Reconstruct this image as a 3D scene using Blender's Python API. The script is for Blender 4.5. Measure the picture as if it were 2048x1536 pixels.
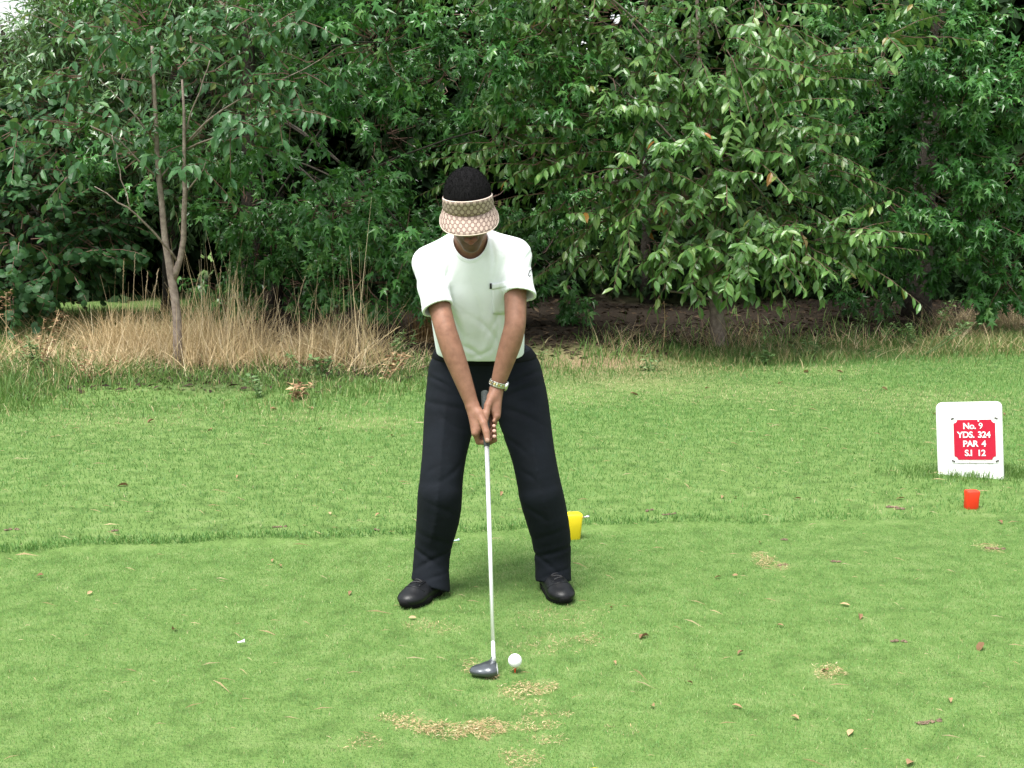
import bpy, math, random
import numpy as np
from mathutils import Vector, Matrix
from mathutils.bvhtree import BVHTree

for _o in list(bpy.data.objects):
    bpy.data.objects.remove(_o)
S = bpy.context.scene
COL = S.collection
rng = np.random.default_rng(7)
random.seed(7)

# ------------------------------------------------------------------ camera
FPX, CAMH, PITCH = 2500.0, 1.5, math.radians(9.05)
cam_d = bpy.data.cameras.new('camera')
cam_d.sensor_width = 36.0
cam_d.lens = 36.0 * FPX / 2048.0
cam_d.clip_end = 2000
cam = bpy.data.objects.new('camera', cam_d)
COL.objects.link(cam)
cam.location = (0, 0, CAMH)
cam.rotation_euler = (math.pi / 2 - PITCH, 0, 0)
S.camera = cam

# ------------------------------------------------------------------ sky, sun, exposure
SUN_EL, SUN_AZ = math.radians(68), math.radians(-145)   # azimuth measured from +Y towards +X
w = bpy.data.worlds.new('World')
S.world = w
w.use_nodes = True
nt = w.node_tree
nt.nodes.clear()
out = nt.nodes.new('ShaderNodeOutputWorld')
bg = nt.nodes.new('ShaderNodeBackground')
hs = nt.nodes.new('ShaderNodeHueSaturation')
sky = nt.nodes.new('ShaderNodeTexSky')
sky.sky_type = 'NISHITA'
sky.sun_disc = False
sky.sun_elevation = SUN_EL
sky.sun_rotation = SUN_AZ
sky.air_density = 1.4
sky.dust_density = 2.0
sky.ozone_density = 1.0
hs.inputs['Saturation'].default_value = 0.22
bg.inputs['Strength'].default_value = 0.095
nt.links.new(sky.outputs[0], hs.inputs['Color'])
nt.links.new(hs.outputs[0], bg.inputs['Color'])
nt.links.new(bg.outputs[0], out.inputs['Surface'])

sun_d = bpy.data.lights.new('sun', 'SUN')
sun_d.energy = 2.5
sun_d.angle = math.radians(30)
sun_d.color = (1.0, 0.97, 0.92)
sun = bpy.data.objects.new('sun', sun_d)
COL.objects.link(sun)
_sd = Vector((math.sin(SUN_AZ) * math.cos(SUN_EL), math.cos(SUN_AZ) * math.cos(SUN_EL), math.sin(SUN_EL)))
sun.rotation_euler = _sd.to_track_quat('Z', 'Y').to_euler()
sun.location = (-6, -4, 12)

S.view_settings.view_transform = 'Standard'
S.view_settings.look = 'None'
S.view_settings.gamma = 1.0
S.view_settings.exposure = 1.55
S.view_settings.use_curve_mapping = False
S.render.engine = 'CYCLES'
S.cycles.max_bounces = 6
S.cycles.diffuse_bounces = 3
S.cycles.glossy_bounces = 2
S.cycles.transmission_bounces = 3
S.cycles.caustics_reflective = False
S.cycles.caustics_refractive = False

# ------------------------------------------------------------------ pixel helpers (a pixel is a direction only)
C_FWD = np.array([0, math.cos(PITCH), -math.sin(PITCH)])
C_UP = np.array([0, math.sin(PITCH), math.cos(PITCH)])
C_POS = np.array([0, 0, CAMH])

def ray(u, v):
    return np.array([(u - 1024) / FPX, 0, 0]) + C_UP * ((768 - v) / FPX) + C_FWD

def at(u, v, y):
    d = ray(u, v)
    return C_POS + d * (y / d[1])

def gp(u, v, z=0.0):
    d = ray(u, v)
    return C_POS + d * ((z - CAMH) / d[2])

def mpp(p):
    return float(np.dot(np.asarray(p) - C_POS, C_FWD)) / FPX

def proj(P):
    P = np.atleast_2d(P) - C_POS
    dep = P @ C_FWD
    return 1024 + FPX * P[:, 0] / dep, 768 - FPX * (P @ C_UP) / dep, dep

def nrm(v):
    v = np.asarray(v, float)
    return v / (np.linalg.norm(v, axis=-1, keepdims=True) + 1e-12)

# ------------------------------------------------------------------ object helpers
def tag(o, label=None, cat=None, group=None, kind=None):
    if label: o['label'] = label
    if cat: o['category'] = cat
    if group: o['group'] = group
    if kind: o['kind'] = kind
    return o

def thing(name, loc, label, cat, group=None):
    e = bpy.data.objects.new(name, None)
    e.empty_display_size = 0.1
    e.location = tuple(float(c) for c in loc)
    COL.objects.link(e)
    return tag(e, label, cat, group)

def world_loc(o):
    l = Vector(o.location)
    while o.parent is not None:
        o = o.parent
        l = l + Vector(o.location)
    return l

def link(name, mesh, parent=None, loc=None):
    """mesh vertices are in world coordinates unless loc is given"""
    o = bpy.data.objects.new(name, mesh)
    COL.objects.link(o)
    if loc is not None:
        o.location = loc
    if parent is not None:
        o.parent = parent
        if parent.type == 'EMPTY':
            o.matrix_parent_inverse = Matrix.Translation(-Vector(parent.location))
        # mesh parents keep an identity world matrix
    return o

def fast_mesh(name, V, loops, totals, mat, smooth=False, attr=None, cols=None):
    V = np.ascontiguousarray(V, np.float32).reshape(-1, 3)
    loops = np.ascontiguousarray(loops, np.int32).ravel()
    totals = np.ascontiguousarray(totals, np.int32)
    m = bpy.data.meshes.new(name)
    m.vertices.add(len(V))
    m.vertices.foreach_set('co', V.ravel())
    m.loops.add(len(loops))
    m.loops.foreach_set('vertex_index', loops)
    m.polygons.add(len(totals))
    st = np.zeros(len(totals), np.int32)
    st[1:] = np.cumsum(totals)[:-1]
    m.polygons.foreach_set('loop_start', st)
    m.polygons.foreach_set('loop_total', totals)
    m.polygons.foreach_set('use_smooth', np.full(len(totals), bool(smooth)))
    if attr is not None:
        a = m.attributes.new('rnd', 'FLOAT', 'POINT')
        a.data.foreach_set('value', np.ascontiguousarray(attr, np.float32))
    if cols is not None:
        a = m.attributes.new('tone', 'FLOAT_COLOR', 'POINT')
        c4 = np.ones((len(V), 4), np.float32)
        c4[:, :3] = cols
        a.data.foreach_set('color', c4.ravel())
    if isinstance(mat, (list, tuple)):
        for mm in mat: m.materials.append(mm)
    elif mat is not None:
        m.materials.append(mat)
    m.update(calc_edges=True)
    return m

class MB:
    """collects small shapes into one mesh"""
    def __init__(self):
        self.V, self.L, self.T, self.n = [], [], [], 0
    def add(self, V, F):
        V = np.asarray(V, float)
        self.V.append(V)
        for f in F:
            self.L.extend([i + self.n for i in f])
            self.T.append(len(f))
        self.n += len(V)
    def tube(self, P, R, seg=8, cap=True):
        P = np.asarray(P, float); R = np.broadcast_to(np.asarray(R, float), (len(P),))
        d = np.gradient(P, axis=0); d = nrm(d)
        ref = np.array([0, 0, 1.0]) if abs(d[0][2]) < .9 else np.array([1.0, 0, 0])
        V = []
        a = nrm(np.cross(d[0], ref))
        ang = np.linspace(0, 2 * math.pi, seg, endpoint=False)
        for i in range(len(P)):
            a = nrm(a - d[i] * np.dot(a, d[i])); b = np.cross(d[i], a)
            V.append(P[i] + R[i] * (np.cos(ang)[:, None] * a + np.sin(ang)[:, None] * b))
        V = np.concatenate(V)
        F = []
        for i in range(len(P) - 1):
            for j in range(seg):
                k = (j + 1) % seg
                F.append((i * seg + j, i * seg + k, (i + 1) * seg + k, (i + 1) * seg + j))
        if cap:
            F.append(tuple(range(seg))[::-1]); F.append(tuple((len(P) - 1) * seg + j for j in range(seg)))
        self.add(V, F)
    def box(self, c, sx, sy, sz, rot=None):
        V = np.array([[x, y, z] for x in (-sx, sx) for y in (-sy, sy) for z in (-sz, sz)])
        if rot is not None: V = V @ np.asarray(rot).T
        F = [(0, 1, 3, 2), (4, 6, 7, 5), (0, 4, 5, 1), (2, 3, 7, 6), (0, 2, 6, 4), (1, 5, 7, 3)]
        self.add(V + np.asarray(c), F)
    def prism(self, outline, depth, frame):
        """outline (n,2) in frame x,z; extruded along frame y from 0 to depth; frame = (origin, ex, ey, ez)"""
        o, ex, ey, ez = [np.asarray(q, float) for q in frame]
        n = len(outline)
        A = np.array([o + p[0] * ex + p[1] * ez for p in outline])
        self.add(np.concatenate([A, A + depth * ey]),
                 [tuple(range(n)), tuple(range(2 * n - 1, n - 1, -1))] + [(i, n + i, n + (i + 1) % n, (i + 1) % n) for i in range(n)])
    def mesh(self, name, mat, smooth=False, attr=None):
        return fast_mesh(name, np.concatenate(self.V), self.L, self.T, mat, smooth, attr)

def bevel(o, wd, seg=2):
    b = o.modifiers.new('bevel', 'BEVEL'); b.width = wd; b.segments = seg; b.limit_method = 'ANGLE'; b.angle_limit = math.radians(35)
    return o

# ------------------------------------------------------------------ materials
def new_mat(name):
    m = bpy.data.materials.new(name); m.use_nodes = True
    n = m.node_tree; n.nodes.clear()
    o = n.nodes.new('ShaderNodeOutputMaterial'); p = n.nodes.new('ShaderNodeBsdfPrincipled')
    n.links.new(p.outputs[0], o.inputs['Surface'])
    return m, n, p, o

def ramp(n, stops, interp='LINEAR'):
    r = n.nodes.new('ShaderNodeValToRGB'); r.color_ramp.interpolation = interp
    e = r.color_ramp.elements
    while len(e) < len(stops): e.new(0.5)
    for k, (pos, c) in enumerate(stops):
        e[k].position = pos; e[k].color = (*c, 1)
    return r

def noise(n, scale, detail=3, rough=.55, coord='Object', vec=None):
    t = n.nodes.new('ShaderNodeTexNoise'); t.inputs['Scale'].default_value = scale
    t.inputs['Detail'].default_value = detail; t.inputs['Roughness'].default_value = rough
    if vec is None:
        tc = n.nodes.new('ShaderNodeTexCoord'); vec = tc.outputs[coord]
    n.links.new(vec, t.inputs['Vector'])
    return t

def bump(n, p, hgt, strength, dist):
    b = n.nodes.new('ShaderNodeBump'); b.inputs['Strength'].default_value = strength; b.inputs['Distance'].default_value = dist
    n.links.new(hgt, b.inputs['Height']); n.links.new(b.outputs[0], p.inputs['Normal'])

def mat_noise(name, stops, scale, rough=.7, detail=4, bscale=None, bstr=.3, bdist=.004, metallic=0, spec=.5, nrough=.6):
    m, n, p, o = new_mat(name)
    t = noise(n, scale, detail, nrough); r = ramp(n, stops)
    n.links.new(t.outputs['Fac'], r.inputs['Fac']); n.links.new(r.outputs[0], p.inputs['Base Color'])
    p.inputs['Roughness'].default_value = rough; p.inputs['Metallic'].default_value = metallic
    p.inputs['Specular IOR Level'].default_value = spec
    if bscale:
        t2 = noise(n, bscale, 3); bump(n, p, t2.outputs['Fac'], bstr, bdist)
    return m

def mat_leaf(name, stops, rough=.4, trans=.25, spec=.5, big=None, tcol=(.16, .26, .05)):
    m, n, p, o = new_mat(name)
    a = n.nodes.new('ShaderNodeAttribute'); a.attribute_name = 'rnd'
    r = ramp(n, stops); n.links.new(a.outputs['Fac'], r.inputs['Fac'])
    col = r.outputs[0]
    if big:
        t = noise(n, big[0], 2); mx = n.nodes.new('ShaderNodeMixRGB'); mx.blend_type = 'MIX'
        rr = ramp(n, [(big[1], (0, 0, 0)), (big[2], (1, 1, 1))])
        n.links.new(t.outputs['Fac'], rr.inputs['Fac']); n.links.new(rr.outputs[0], mx.inputs['Fac'])
        n.links.new(col, mx.inputs['Color1']); mx.inputs['Color2'].default_value = (*big[3], 1); col = mx.outputs[0]
    n.links.new(col, p.inputs['Base Color'])
    p.inputs['Roughness'].default_value = rough; p.inputs['Specular IOR Level'].default_value = spec
    if trans > 0:
        tr = n.nodes.new('ShaderNodeBsdfTranslucent')
        mm = n.nodes.new('ShaderNodeMixRGB'); mm.blend_type = 'MIX'; mm.inputs['Fac'].default_value = .6
        n.links.new(col, mm.inputs['Color1']); mm.inputs['Color2'].default_value = (*tcol, 1)
        n.links.new(mm.outputs[0], tr.inputs['Color'])
        ms = n.nodes.new('ShaderNodeMixShader'); ms.inputs['Fac'].default_value = trans
        n.links.new(p.outputs[0], ms.inputs[1]); n.links.new(tr.outputs[0], ms.inputs[2]); n.links.new(ms.outputs[0], o.inputs['Surface'])
    return m

def mat_plain(name, col, rough=.5, metallic=0, spec=.5, var=.12, scale=30, coat=0):
    c0 = tuple(c * (1 - var) for c in col); c1 = tuple(min(1, c * (1 + var)) for c in col)
    m = mat_noise(name, [(.3, c0), (.7, c1)], scale, rough, metallic=metallic, spec=spec)
    if coat:
        m.node_tree.nodes['Principled BSDF'].inputs['Coat Weight'].default_value = coat
    return m

def mat_cloth(name, col, weave=900, var=.08, bstr=.25, sheen=.3, rough=.85, wr=(45, .004)):
    m, n, p, o = new_mat(name)
    t = noise(n, 14, 4); c0 = tuple(c * (1 - var) for c in col); c1 = tuple(min(1, c * (1 + var)) for c in col)
    r = ramp(n, [(.3, c0), (.7, c1)]); n.links.new(t.outputs['Fac'], r.inputs['Fac']); n.links.new(r.outputs[0], p.inputs['Base Color'])
    p.inputs['Roughness'].default_value = rough; p.inputs['Specular IOR Level'].default_value = .18
    p.inputs['Sheen Weight'].default_value = sheen
    t2 = noise(n, weave, 2); t3 = noise(n, wr[0], 4, .5); t3.inputs['Distortion'].default_value = .8
    ad = n.nodes.new('ShaderNodeMath'); ad.operation = 'MULTIPLY_ADD'; ad.inputs[1].default_value = .06
    n.links.new(t2.outputs['Fac'], ad.inputs[0]); n.links.new(t3.outputs['Fac'], ad.inputs[2])
    bump(n, p, ad.outputs[0], bstr, wr[1])
    return m

M = {}
M['bark_cherry'] = mat_noise('bark_cherry', [(.25, (.09, .065, .05)), (.5, (.20, .155, .125)), (.75, (.32, .27, .22))], 26, .7, 6, 60, .5, .006)
M['bark_dark'] = mat_noise('bark_dark', [(.3, (.018, .015, .011)), (.7, (.065, .053, .04))], 18, .9, 6, 40, .8, .02)
M['twig'] = mat_noise('twig', [(.3, (.07, .035, .025)), (.7, (.16, .09, .06))], 20, .7)
CH = [(0, (.045, .12, .026)), (.35, (.075, .18, .038)), (.7, (.12, .24, .056)), (.93, (.19, .29, .09)), (.975, (.20, .22, .05)), (1, (.34, .13, .03))]
M['leaf_cherry'] = mat_leaf('leaf_cherry', CH, .34, .25, .5)
M['leaf_sapling'] = mat_leaf('leaf_sapling', [(0, (.034, .105, .040)), (.4, (.058, .155, .056)), (.75, (.092, .205, .078)), (.97, (.15, .25, .095)), (1, (.22, .2, .05))], .38, .28, .35)
M['leaf_maple'] = mat_leaf('leaf_maple', [(0, (.024, .088, .020)), (.4, (.042, .138, .030)), (.75, (.072, .195, .044)), (.95, (.12, .25, .062)), (1, (.18, .27, .08))], .30, .2, .4, tcol=(.13, .31, .04))
M['leaf_round'] = mat_leaf('leaf_round', [(0, (.014, .05, .016)), (.5, (.026, .078, .024)), (1, (.048, .115, .034))], .5, .2, .2)
M['leaf_pale'] = mat_leaf('leaf_pale', [(0, (.06, .14, .05)), (.5, (.10, .20, .075)), (1, (.15, .26, .105))], .3, .3, .6)
M['leaf_shade'] = mat_leaf('leaf_shade', [(0, (.008, .024, .008)), (1, (.022, .048, .014))], .7, .08, .12)  # leaf greens lowered to paint in the deep shade between the crowns
M['leaf_weed'] = mat_leaf('leaf_weed', [(0, (.07, .14, .045)), (.6, (.12, .21, .07)), (1, (.19, .25, .11))], .5, .25, .4)
M['leaf_dry'] = mat_leaf('leaf_dry', [(0, (.12, .06, .03)), (.4, (.22, .13, .07)), (.8, (.36, .24, .13)), (1, (.48, .36, .2))], .75, .1, .3, tcol=(.3, .18, .08))
M['straw'] = mat_leaf('straw', [(0, (.25, .18, .085)), (.4, (.50, .385, .21)), (.8, (.66, .53, .32)), (1, (.74, .63, .43))], .7, .25, .3, tcol=(.6, .45, .24))
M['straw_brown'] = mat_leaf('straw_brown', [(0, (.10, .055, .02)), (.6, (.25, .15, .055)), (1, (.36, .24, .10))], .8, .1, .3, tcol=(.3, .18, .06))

# ------------------------------------------------------------------ the ground
def lf(x, y, scale, seed=0):
    """smooth low frequency noise in about -1..1"""
    r = np.random.default_rng(100 + seed); s = 0
    for k in range(6):
        a = r.uniform(0, 2 * math.pi); fq = scale * r.uniform(.6, 1.8)
        s = s + np.sin((x * math.cos(a) + y * math.sin(a)) * fq + r.uniform(0, 6.28))
    return s / 3.2

_st = np.array([gp(u, v)[:2] for u, v in ((-500, 1132), (0, 1112), (300, 1098), (500, 1088), (830, 1072), (1160, 1060), (1640, 1040), (2100, 1026), (2700, 1015))])
_bd = np.array([gp(u, v)[:2] for u, v in ((-500, 850), (0, 822), (300, 815), (600, 812), (860, 778), (1100, 752), (1500, 724), (2048, 692), (2500, 668))])
_bd = _bd[np.argsort(_bd[:, 0])]
_st = _st[np.argsort(_st[:, 0])]
def step_y(x): return np.interp(x, _st[:, 0], _st[:, 1]) + .03 * np.sin(x * 3.1) + .015 * np.sin(x * 9.7)
def edge_y(x): return np.interp(x, _bd[:, 0], _bd[:, 1]) + .12 * np.sin(x * 2.3 + 1) + .07 * np.sin(x * 6.1)

def gz(x, y):
    x = np.asarray(x, float); y = np.asarray(y, float)
    t = np.clip((y - step_y(x)) / .10 + .5, 0, 1)
    z = .020 * t * t * (3 - 2 * t) * np.clip(1 - (x - .6) / 2.2, .25, 1)
    z = z + .006 * lf(x, y, 2.2, 1) * np.clip((y - 3) / 1.0, 0, 1)
    q = np.clip((y - edge_y(x)) / 1.5, 0, 1)
    z = z + q * (.05 + .05 * lf(x, y, 1.3, 2))
    return z

def gpt(u, v):
    p = gp(u, v)
    for _ in range(3):
        p = gp(u, v, float(gz(p[0], p[1])))
    return p

xs = np.concatenate([-np.geomspace(600, 9.5, 16), np.linspace(-9, 9, 121), np.geomspace(9.5, 600, 16)])
ys = np.concatenate([-np.geomspace(300, .6, 10), np.linspace(0, 22, 201), np.geomspace(23, 900, 18)])
GX, GY = np.meshgrid(xs, ys)
GZ = gz(GX, GY)
nx, ny = len(xs), len(ys)
idx = np.arange(nx * ny).reshape(ny, nx)
quads = np.stack([idx[:-1, :-1], idx[:-1, 1:], idx[1:, 1:], idx[1:, :-1]], -1).reshape(-1, 4)
# litter factor: beyond the rough's edge the ground is bare earth and leaf litter
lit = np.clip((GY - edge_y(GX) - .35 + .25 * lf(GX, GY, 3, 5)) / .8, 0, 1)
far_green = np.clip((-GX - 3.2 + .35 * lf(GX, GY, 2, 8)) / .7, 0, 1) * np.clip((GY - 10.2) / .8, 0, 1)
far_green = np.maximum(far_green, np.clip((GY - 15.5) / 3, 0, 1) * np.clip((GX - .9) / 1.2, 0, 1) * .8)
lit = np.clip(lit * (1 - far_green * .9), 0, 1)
_tb = gp(1190, 735)
tan_bare = np.exp(-(((GX - _tb[0]) / .75) ** 2 + ((GY - _tb[1]) / .75) ** 2))

m, n, p, o = new_mat('ground_soil')
a1 = n.nodes.new('ShaderNodeAttribute'); a1.attribute_name = 'rnd'
a2 = n.nodes.new('ShaderNodeAttribute'); a2.attribute_name = 'tone'
t1 = noise(n, 9, 6, .65); t2 = noise(n, 70, 4, .6); t3 = noise(n, 1.1, 3)
g1 = ramp(n, [(.3, (.07, .122, .030)), (.5, (.118, .20, .052)), (.7, (.17, .24, .082))]); n.links.new(t1.outputs['Fac'], g1.inputs['Fac'])
earth_shade = ramp(n, [(.3, (.012, .009, .006)), (.5, (.026, .019, .013)), (.72, (.06, .044, .03))]); n.links.new(t2.outputs['Fac'], earth_shade.inputs['Fac'])  # earth under the trees, with the canopy's shade put into its colour
g3 = ramp(n, [(.3, (.17, .12, .065)), (.7, (.33, .25, .15))]); n.links.new(t2.outputs['Fac'], g3.inputs['Fac'])
ml = n.nodes.new('ShaderNodeMixRGB'); n.links.new(a1.outputs['Fac'], ml.inputs['Fac']); n.links.new(g1.outputs[0], ml.inputs['Color1']); n.links.new(earth_shade.outputs[0], ml.inputs['Color2'])
mt = n.nodes.new('ShaderNodeMixRGB'); n.links.new(a2.outputs['Fac'], mt.inputs['Fac']); n.links.new(ml.outputs[0], mt.inputs['Color1']); n.links.new(g3.outputs[0], mt.inputs['Color2'])
n.links.new(mt.outputs[0], p.inputs['Base Color']); p.inputs['Roughness'].default_value = .95; p.inputs['Specular IOR Level'].default_value = .2
bump(n, p, t2.outputs['Fac'], .8, .02)
tb3 = np.repeat(tan_bare.ravel()[:, None], 3, 1)
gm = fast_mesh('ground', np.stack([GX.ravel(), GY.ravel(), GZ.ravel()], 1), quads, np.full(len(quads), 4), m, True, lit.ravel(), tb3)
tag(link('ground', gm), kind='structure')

# ------------------------------------------------------------------ mown grass: worn places and divots of the tee
WORN = []  # cx, cy, rx, ry, slope, strength
for u, v, wu, hv, sl, s in ((1050, 1383, 52, 9, .22, 1), (905, 1464, 60, 10, -.05, 1), (960, 1462, 45, 12, .05, 1), (830, 1458, 45, 7, -.12, .9),
                            (1060, 1455, 70, 6, .10, .75), (800, 1440, 45, 5, 0, .8), (1085, 1435, 50, 5, .12, .6), (730, 1486, 40, 10, 0, .45),
                            (1080, 1485, 45, 6, .1, .6), (1655, 1346, 30, 9, .1, .95), (1525, 1121, 20, 9, -.1, .9), (1560, 1131, 14, 7, 0, .7),
                            (940, 1336, 20, 9, 0, .7), (1060, 1408, 30, 6, .1, .4), (985, 1356, 14, 6, 0, .8), (1180, 1278, 22, 8, 0, .5),
                            (870, 1255, 60, 9, -.05, .35), (1120, 1235, 90, 14, .05, .25), (1090, 1290, 70, 12, .05, .3),
                            (745, 853, 75, 9, 0, .75), (1290, 777, 120, 10, 0, .6), (1140, 795, 120, 14, .02, .6), (1640, 742, 90, 7, 0, .4), (600, 838, 90, 7, 0, .4),
                            (250, 850, 160, 9, 0, .35), (1780, 1016, 40, 7, -.05, .7), (1980, 1098, 22, 6, 0, .7), (1040, 1520, 40, 12, 0, .7),
                            (690, 1492, 30, 8, 0, .3), (1500, 790, 300, 12, 0, .35), (1850, 800, 180, 16, 0, .3), (1250, 1460, 40, 7, 0, .2)):
    c = gp(u, v); e = gp(u + wu, v); f = gp(u, v - hv)
    WORN.append((c[0], c[1], e[0] - c[0], max(.026, 1.5 * (f[1] - c[1])), sl, s))

def worn(x, y):
    w_ = np.zeros_like(x)
    for cx, cy, rx, ry, sl, s in WORN:
        dx = x - cx; dy = y - cy - dx * sl
        near = (abs(dx) < rx * 2.2) & (abs(dy) < ry * 2.6)
        q = (dx[near] / rx) ** 2 + (dy[near] / ry) ** 2
        ed = 1 + .7 * lf(x[near], y[near], 55, 31) + .5 * lf(x[near], y[near], 140, 32)
        w_[near] = np.maximum(w_[near], s * np.clip(1.5 - q / np.maximum(ed, .05), 0, 1))
    return w_

def make_blades(x, y, h, wd, lean, attr, two=True, z=None, bend=.35):
    N = len(x)
    z = gz(x, y) - .004 if z is None else z
    a = rng.uniform(0, 2 * math.pi, N); ca, sa = np.cos(a), np.sin(a)
    fa = rng.uniform(0, 2 * math.pi, N); lx, ly = np.cos(fa) * lean * h, np.sin(fa) * lean * h
    up = np.sqrt(np.maximum(.05, 1 - np.minimum(lean, .97) ** 2)) * h
    B = np.stack([x, y, z], 1); W = np.stack([ca * wd / 2, sa * wd / 2, np.zeros(N)], 1)
    T = B + np.stack([lx, ly, up], 1)
    if two:
        Mi = B + np.stack([lx * bend, ly * bend, up * .6], 1)
        V = np.stack([B - W, B + W, Mi - W * .8, Mi + W * .8, T], 1).reshape(-1, 3)
        b = (np.arange(N) * 5)[:, None]
        L = np.concatenate([b + np.array([[0, 1, 3, 2]]), b + np.array([[2, 3, 4]])], 1)
        tot = np.tile([4, 3], N); A = np.repeat(attr, 5)
    else:
        V = np.stack([B - W, B + W, T], 1).reshape(-1, 3)
        L = (np.arange(N) * 3)[:, None] + np.array([[0, 1, 2]]); tot = np.full(N, 3); A = np.repeat(attr, 3)
    return V, L, tot, A

def join(parts):
    Vs, Ls, Ts, As, off = [], [], [], [], 0
    for V, L, T, A in parts:
        Vs.append(V); Ls.append(np.asarray(L).ravel() + off); Ts.append(T); As.append(A); off += len(V)
    return np.concatenate(Vs), np.concatenate(Ls), np.concatenate(Ts), np.concatenate(As)

GRASS = [(0, (.042, .115, .028)), (.3, (.086, .208, .050)), (.55, (.130, .288, .072)), (.75, (.198, .360, .108)), (.86, (.31, .42, .16)), (.92, (.48, .40, .22)), (1, (.62, .52, .33))]
M['grass'] = mat_leaf('grass', GRASS, .5, .3, .35, tcol=(.22, .36, .06))
M['grass_long'] = mat_leaf('grass_long', [(0, (.06, .13, .026)), (.5, (.11, .21, .05)), (.85, (.17, .26, .075)), (.95, (.34, .29, .14)), (1, (.48, .39, .21))], .5, .3, .35, tcol=(.14, .27, .04))

def field(N, y0, y1, side):
    y = np.sqrt(rng.uniform(y0 ** 2, y1 ** 2, N)); hw = .41 * y + side
    return rng.uniform(-1, 1, N) * hw, y

parts = []
# closely mown tee
x, y = field(560000, 2.75, 5.9, .35)
k = y < step_y(x) + .02; x, y = x[k], y[k]
wn = worn(x, y)
k = rng.random(len(x)) > wn * .5; x, y, wn = x[k], y[k], wn[k]
ln = lf(x, y, 1.1, 9) * .5 + lf(x, y, 3.0, 3) * .5 + lf(x, y, 9, 4) * .4 + lf(x, y, 30, 6) * .4
at_ = np.clip(.52 + .17 * ln + rng.normal(0, .17, len(x)), .02, .85)
dry = rng.random(len(x)) < (wn * 1.3 + .02); at_[dry] = rng.uniform(.88, 1, dry.sum())
h = rng.uniform(.009, .018, len(x)) * (1 + .15 * ln) * (1 - .2 * wn)
parts.append(make_blades(x, y, h, rng.uniform(.0017, .0027, len(x)), np.clip(rng.uniform(.25, .9, len(x)) + wn * .3, 0, .96), at_, two=False))
# lip of longer grass along the tee's edge
N = 4000
x = 1.9 - 5.3 * rng.power(1.6, N); y = step_y(x) + np.abs(rng.normal(0, .045, N)) + .002
at_ = np.clip(rng.normal(.36, .15, N), .02, .84)
parts.append(make_blades(x, y, rng.uniform(.02, .034, N), rng.uniform(.0025, .004, N), rng.uniform(.1, .85, N), at_))
# semi rough behind the tee
x, y = field(380000, 4.8, 13.2, .6)
k = (y > step_y(x)) & (y < edge_y(x) + .25 * rng.random(len(x))); x, y = x[k], y[k]
wn = worn(x, y); k = rng.random(len(x)) > wn * .35; x, y, wn = x[k], y[k], wn[k]
ln = lf(x, y, .9, 19) * .5 + lf(x, y, 2.3, 13) * .6 + lf(x, y, 6, 14) * .4 + lf(x, y, 18, 15) * .35
at_ = np.clip(.32 + .17 * ln + rng.normal(0, .11, len(x)), .08, .85)
toedge = np.clip(1 - (edge_y(x) - y) / 1.6, 0, 1)
dry = rng.random(len(x)) < (wn * 1.0 + .015 + .10 * toedge); at_[dry] = rng.uniform(.87, 1, dry.sum())
h = rng.uniform(.016, .031, len(x)) * (1 + .2 * ln) * (1 - .3 * wn)
parts.append(make_blades(x, y, h, rng.uniform(.003, .005, len(x)) * np.sqrt(y / 6), rng.uniform(.15, .85, len(x)), at_, two=False))
tag(link('lawn_grass', fast_mesh('lawn_grass', *join(parts)[:3], M['grass'], False, join(parts)[3])), 'short mown green grass of the tee and the lawn behind it', 'grass', kind='stuff')

# long green grass along the rough's edge
parts = []
N = 36000
x = rng.uniform(-6, 6.5, N); e = edge_y(x); y = e + rng.normal(.15, .34, N)
left = np.clip((-x - .2) / .8, 0, 1)
y = y + left * rng.uniform(0, .9, N)
ok = (np.abs(x - _tb[0]) > .7) | (rng.random(N) < .25)
x, y, left = x[ok], y[ok], left[ok]
at_ = np.clip(rng.normal(.45, .2, len(x)) + .15 * lf(x, y, 3, 21), .02, .9); dry = rng.random(len(x)) < .14 + .2 * (x > .8); at_[dry] = rng.uniform(.9, 1, dry.sum())
h = rng.uniform(.035, .11, len(x)) * (1 + .45 * left) * np.clip(1 + .8 * lf(x, y, 3.2, 22), .25, 2)
parts.append(make_blades(x, y, h, rng.uniform(.004, .008, len(x)), rng.uniform(.2, .9, len(x)), at_))
# tufts round the stone marker
sg = gp(1941, 955)
N = 1500
x = sg[0] + rng.normal(.04, .2, N); y = sg[1] + rng.normal(.0, .09, N) + .05
k = ~((np.abs(x - sg[0]) < .17) & (y > sg[1] + .0) & (y < sg[1] + .09)); x, y = x[k], y[k]
parts.append(make_blades(x, y, rng.uniform(.03, .07, len(x)), rng.uniform(.003, .005, len(x)), rng.uniform(.1, .8, len(x)), np.clip(rng.normal(.5, .18, len(x)), 0, .85)))
# grass beyond the left of the trees and a thin ground cover under them
N = 16000
x = rng.uniform(-8.5, -2.8, N); y = rng.uniform(9.6, 14, N)
parts.append(make_blades(x, y, rng.uniform(.05, .14, N), rng.uniform(.007, .012, N), rng.uniform(.2, .9, N), np.clip(rng.normal(.5, .18, N), 0, .85)))
N = 3000
x = rng.uniform(.6, 9, N); y = edge_y(x) + rng.gamma(1.2, .7, N) + .2
parts.append(make_blades(x, y, rng.uniform(.06, .2, N), rng.uniform(.006, .011, N), rng.uniform(.2, .9, N), np.clip(rng.normal(.5, .25, N), 0, 1)))
J = join(parts)
tag(link('long_grass', fast_mesh('long_grass', *J[:3], M['grass_long'], False, J[3])), 'longer ragged green grass at the foot of the trees and round the marker', 'grass', kind='stuff')

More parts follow.
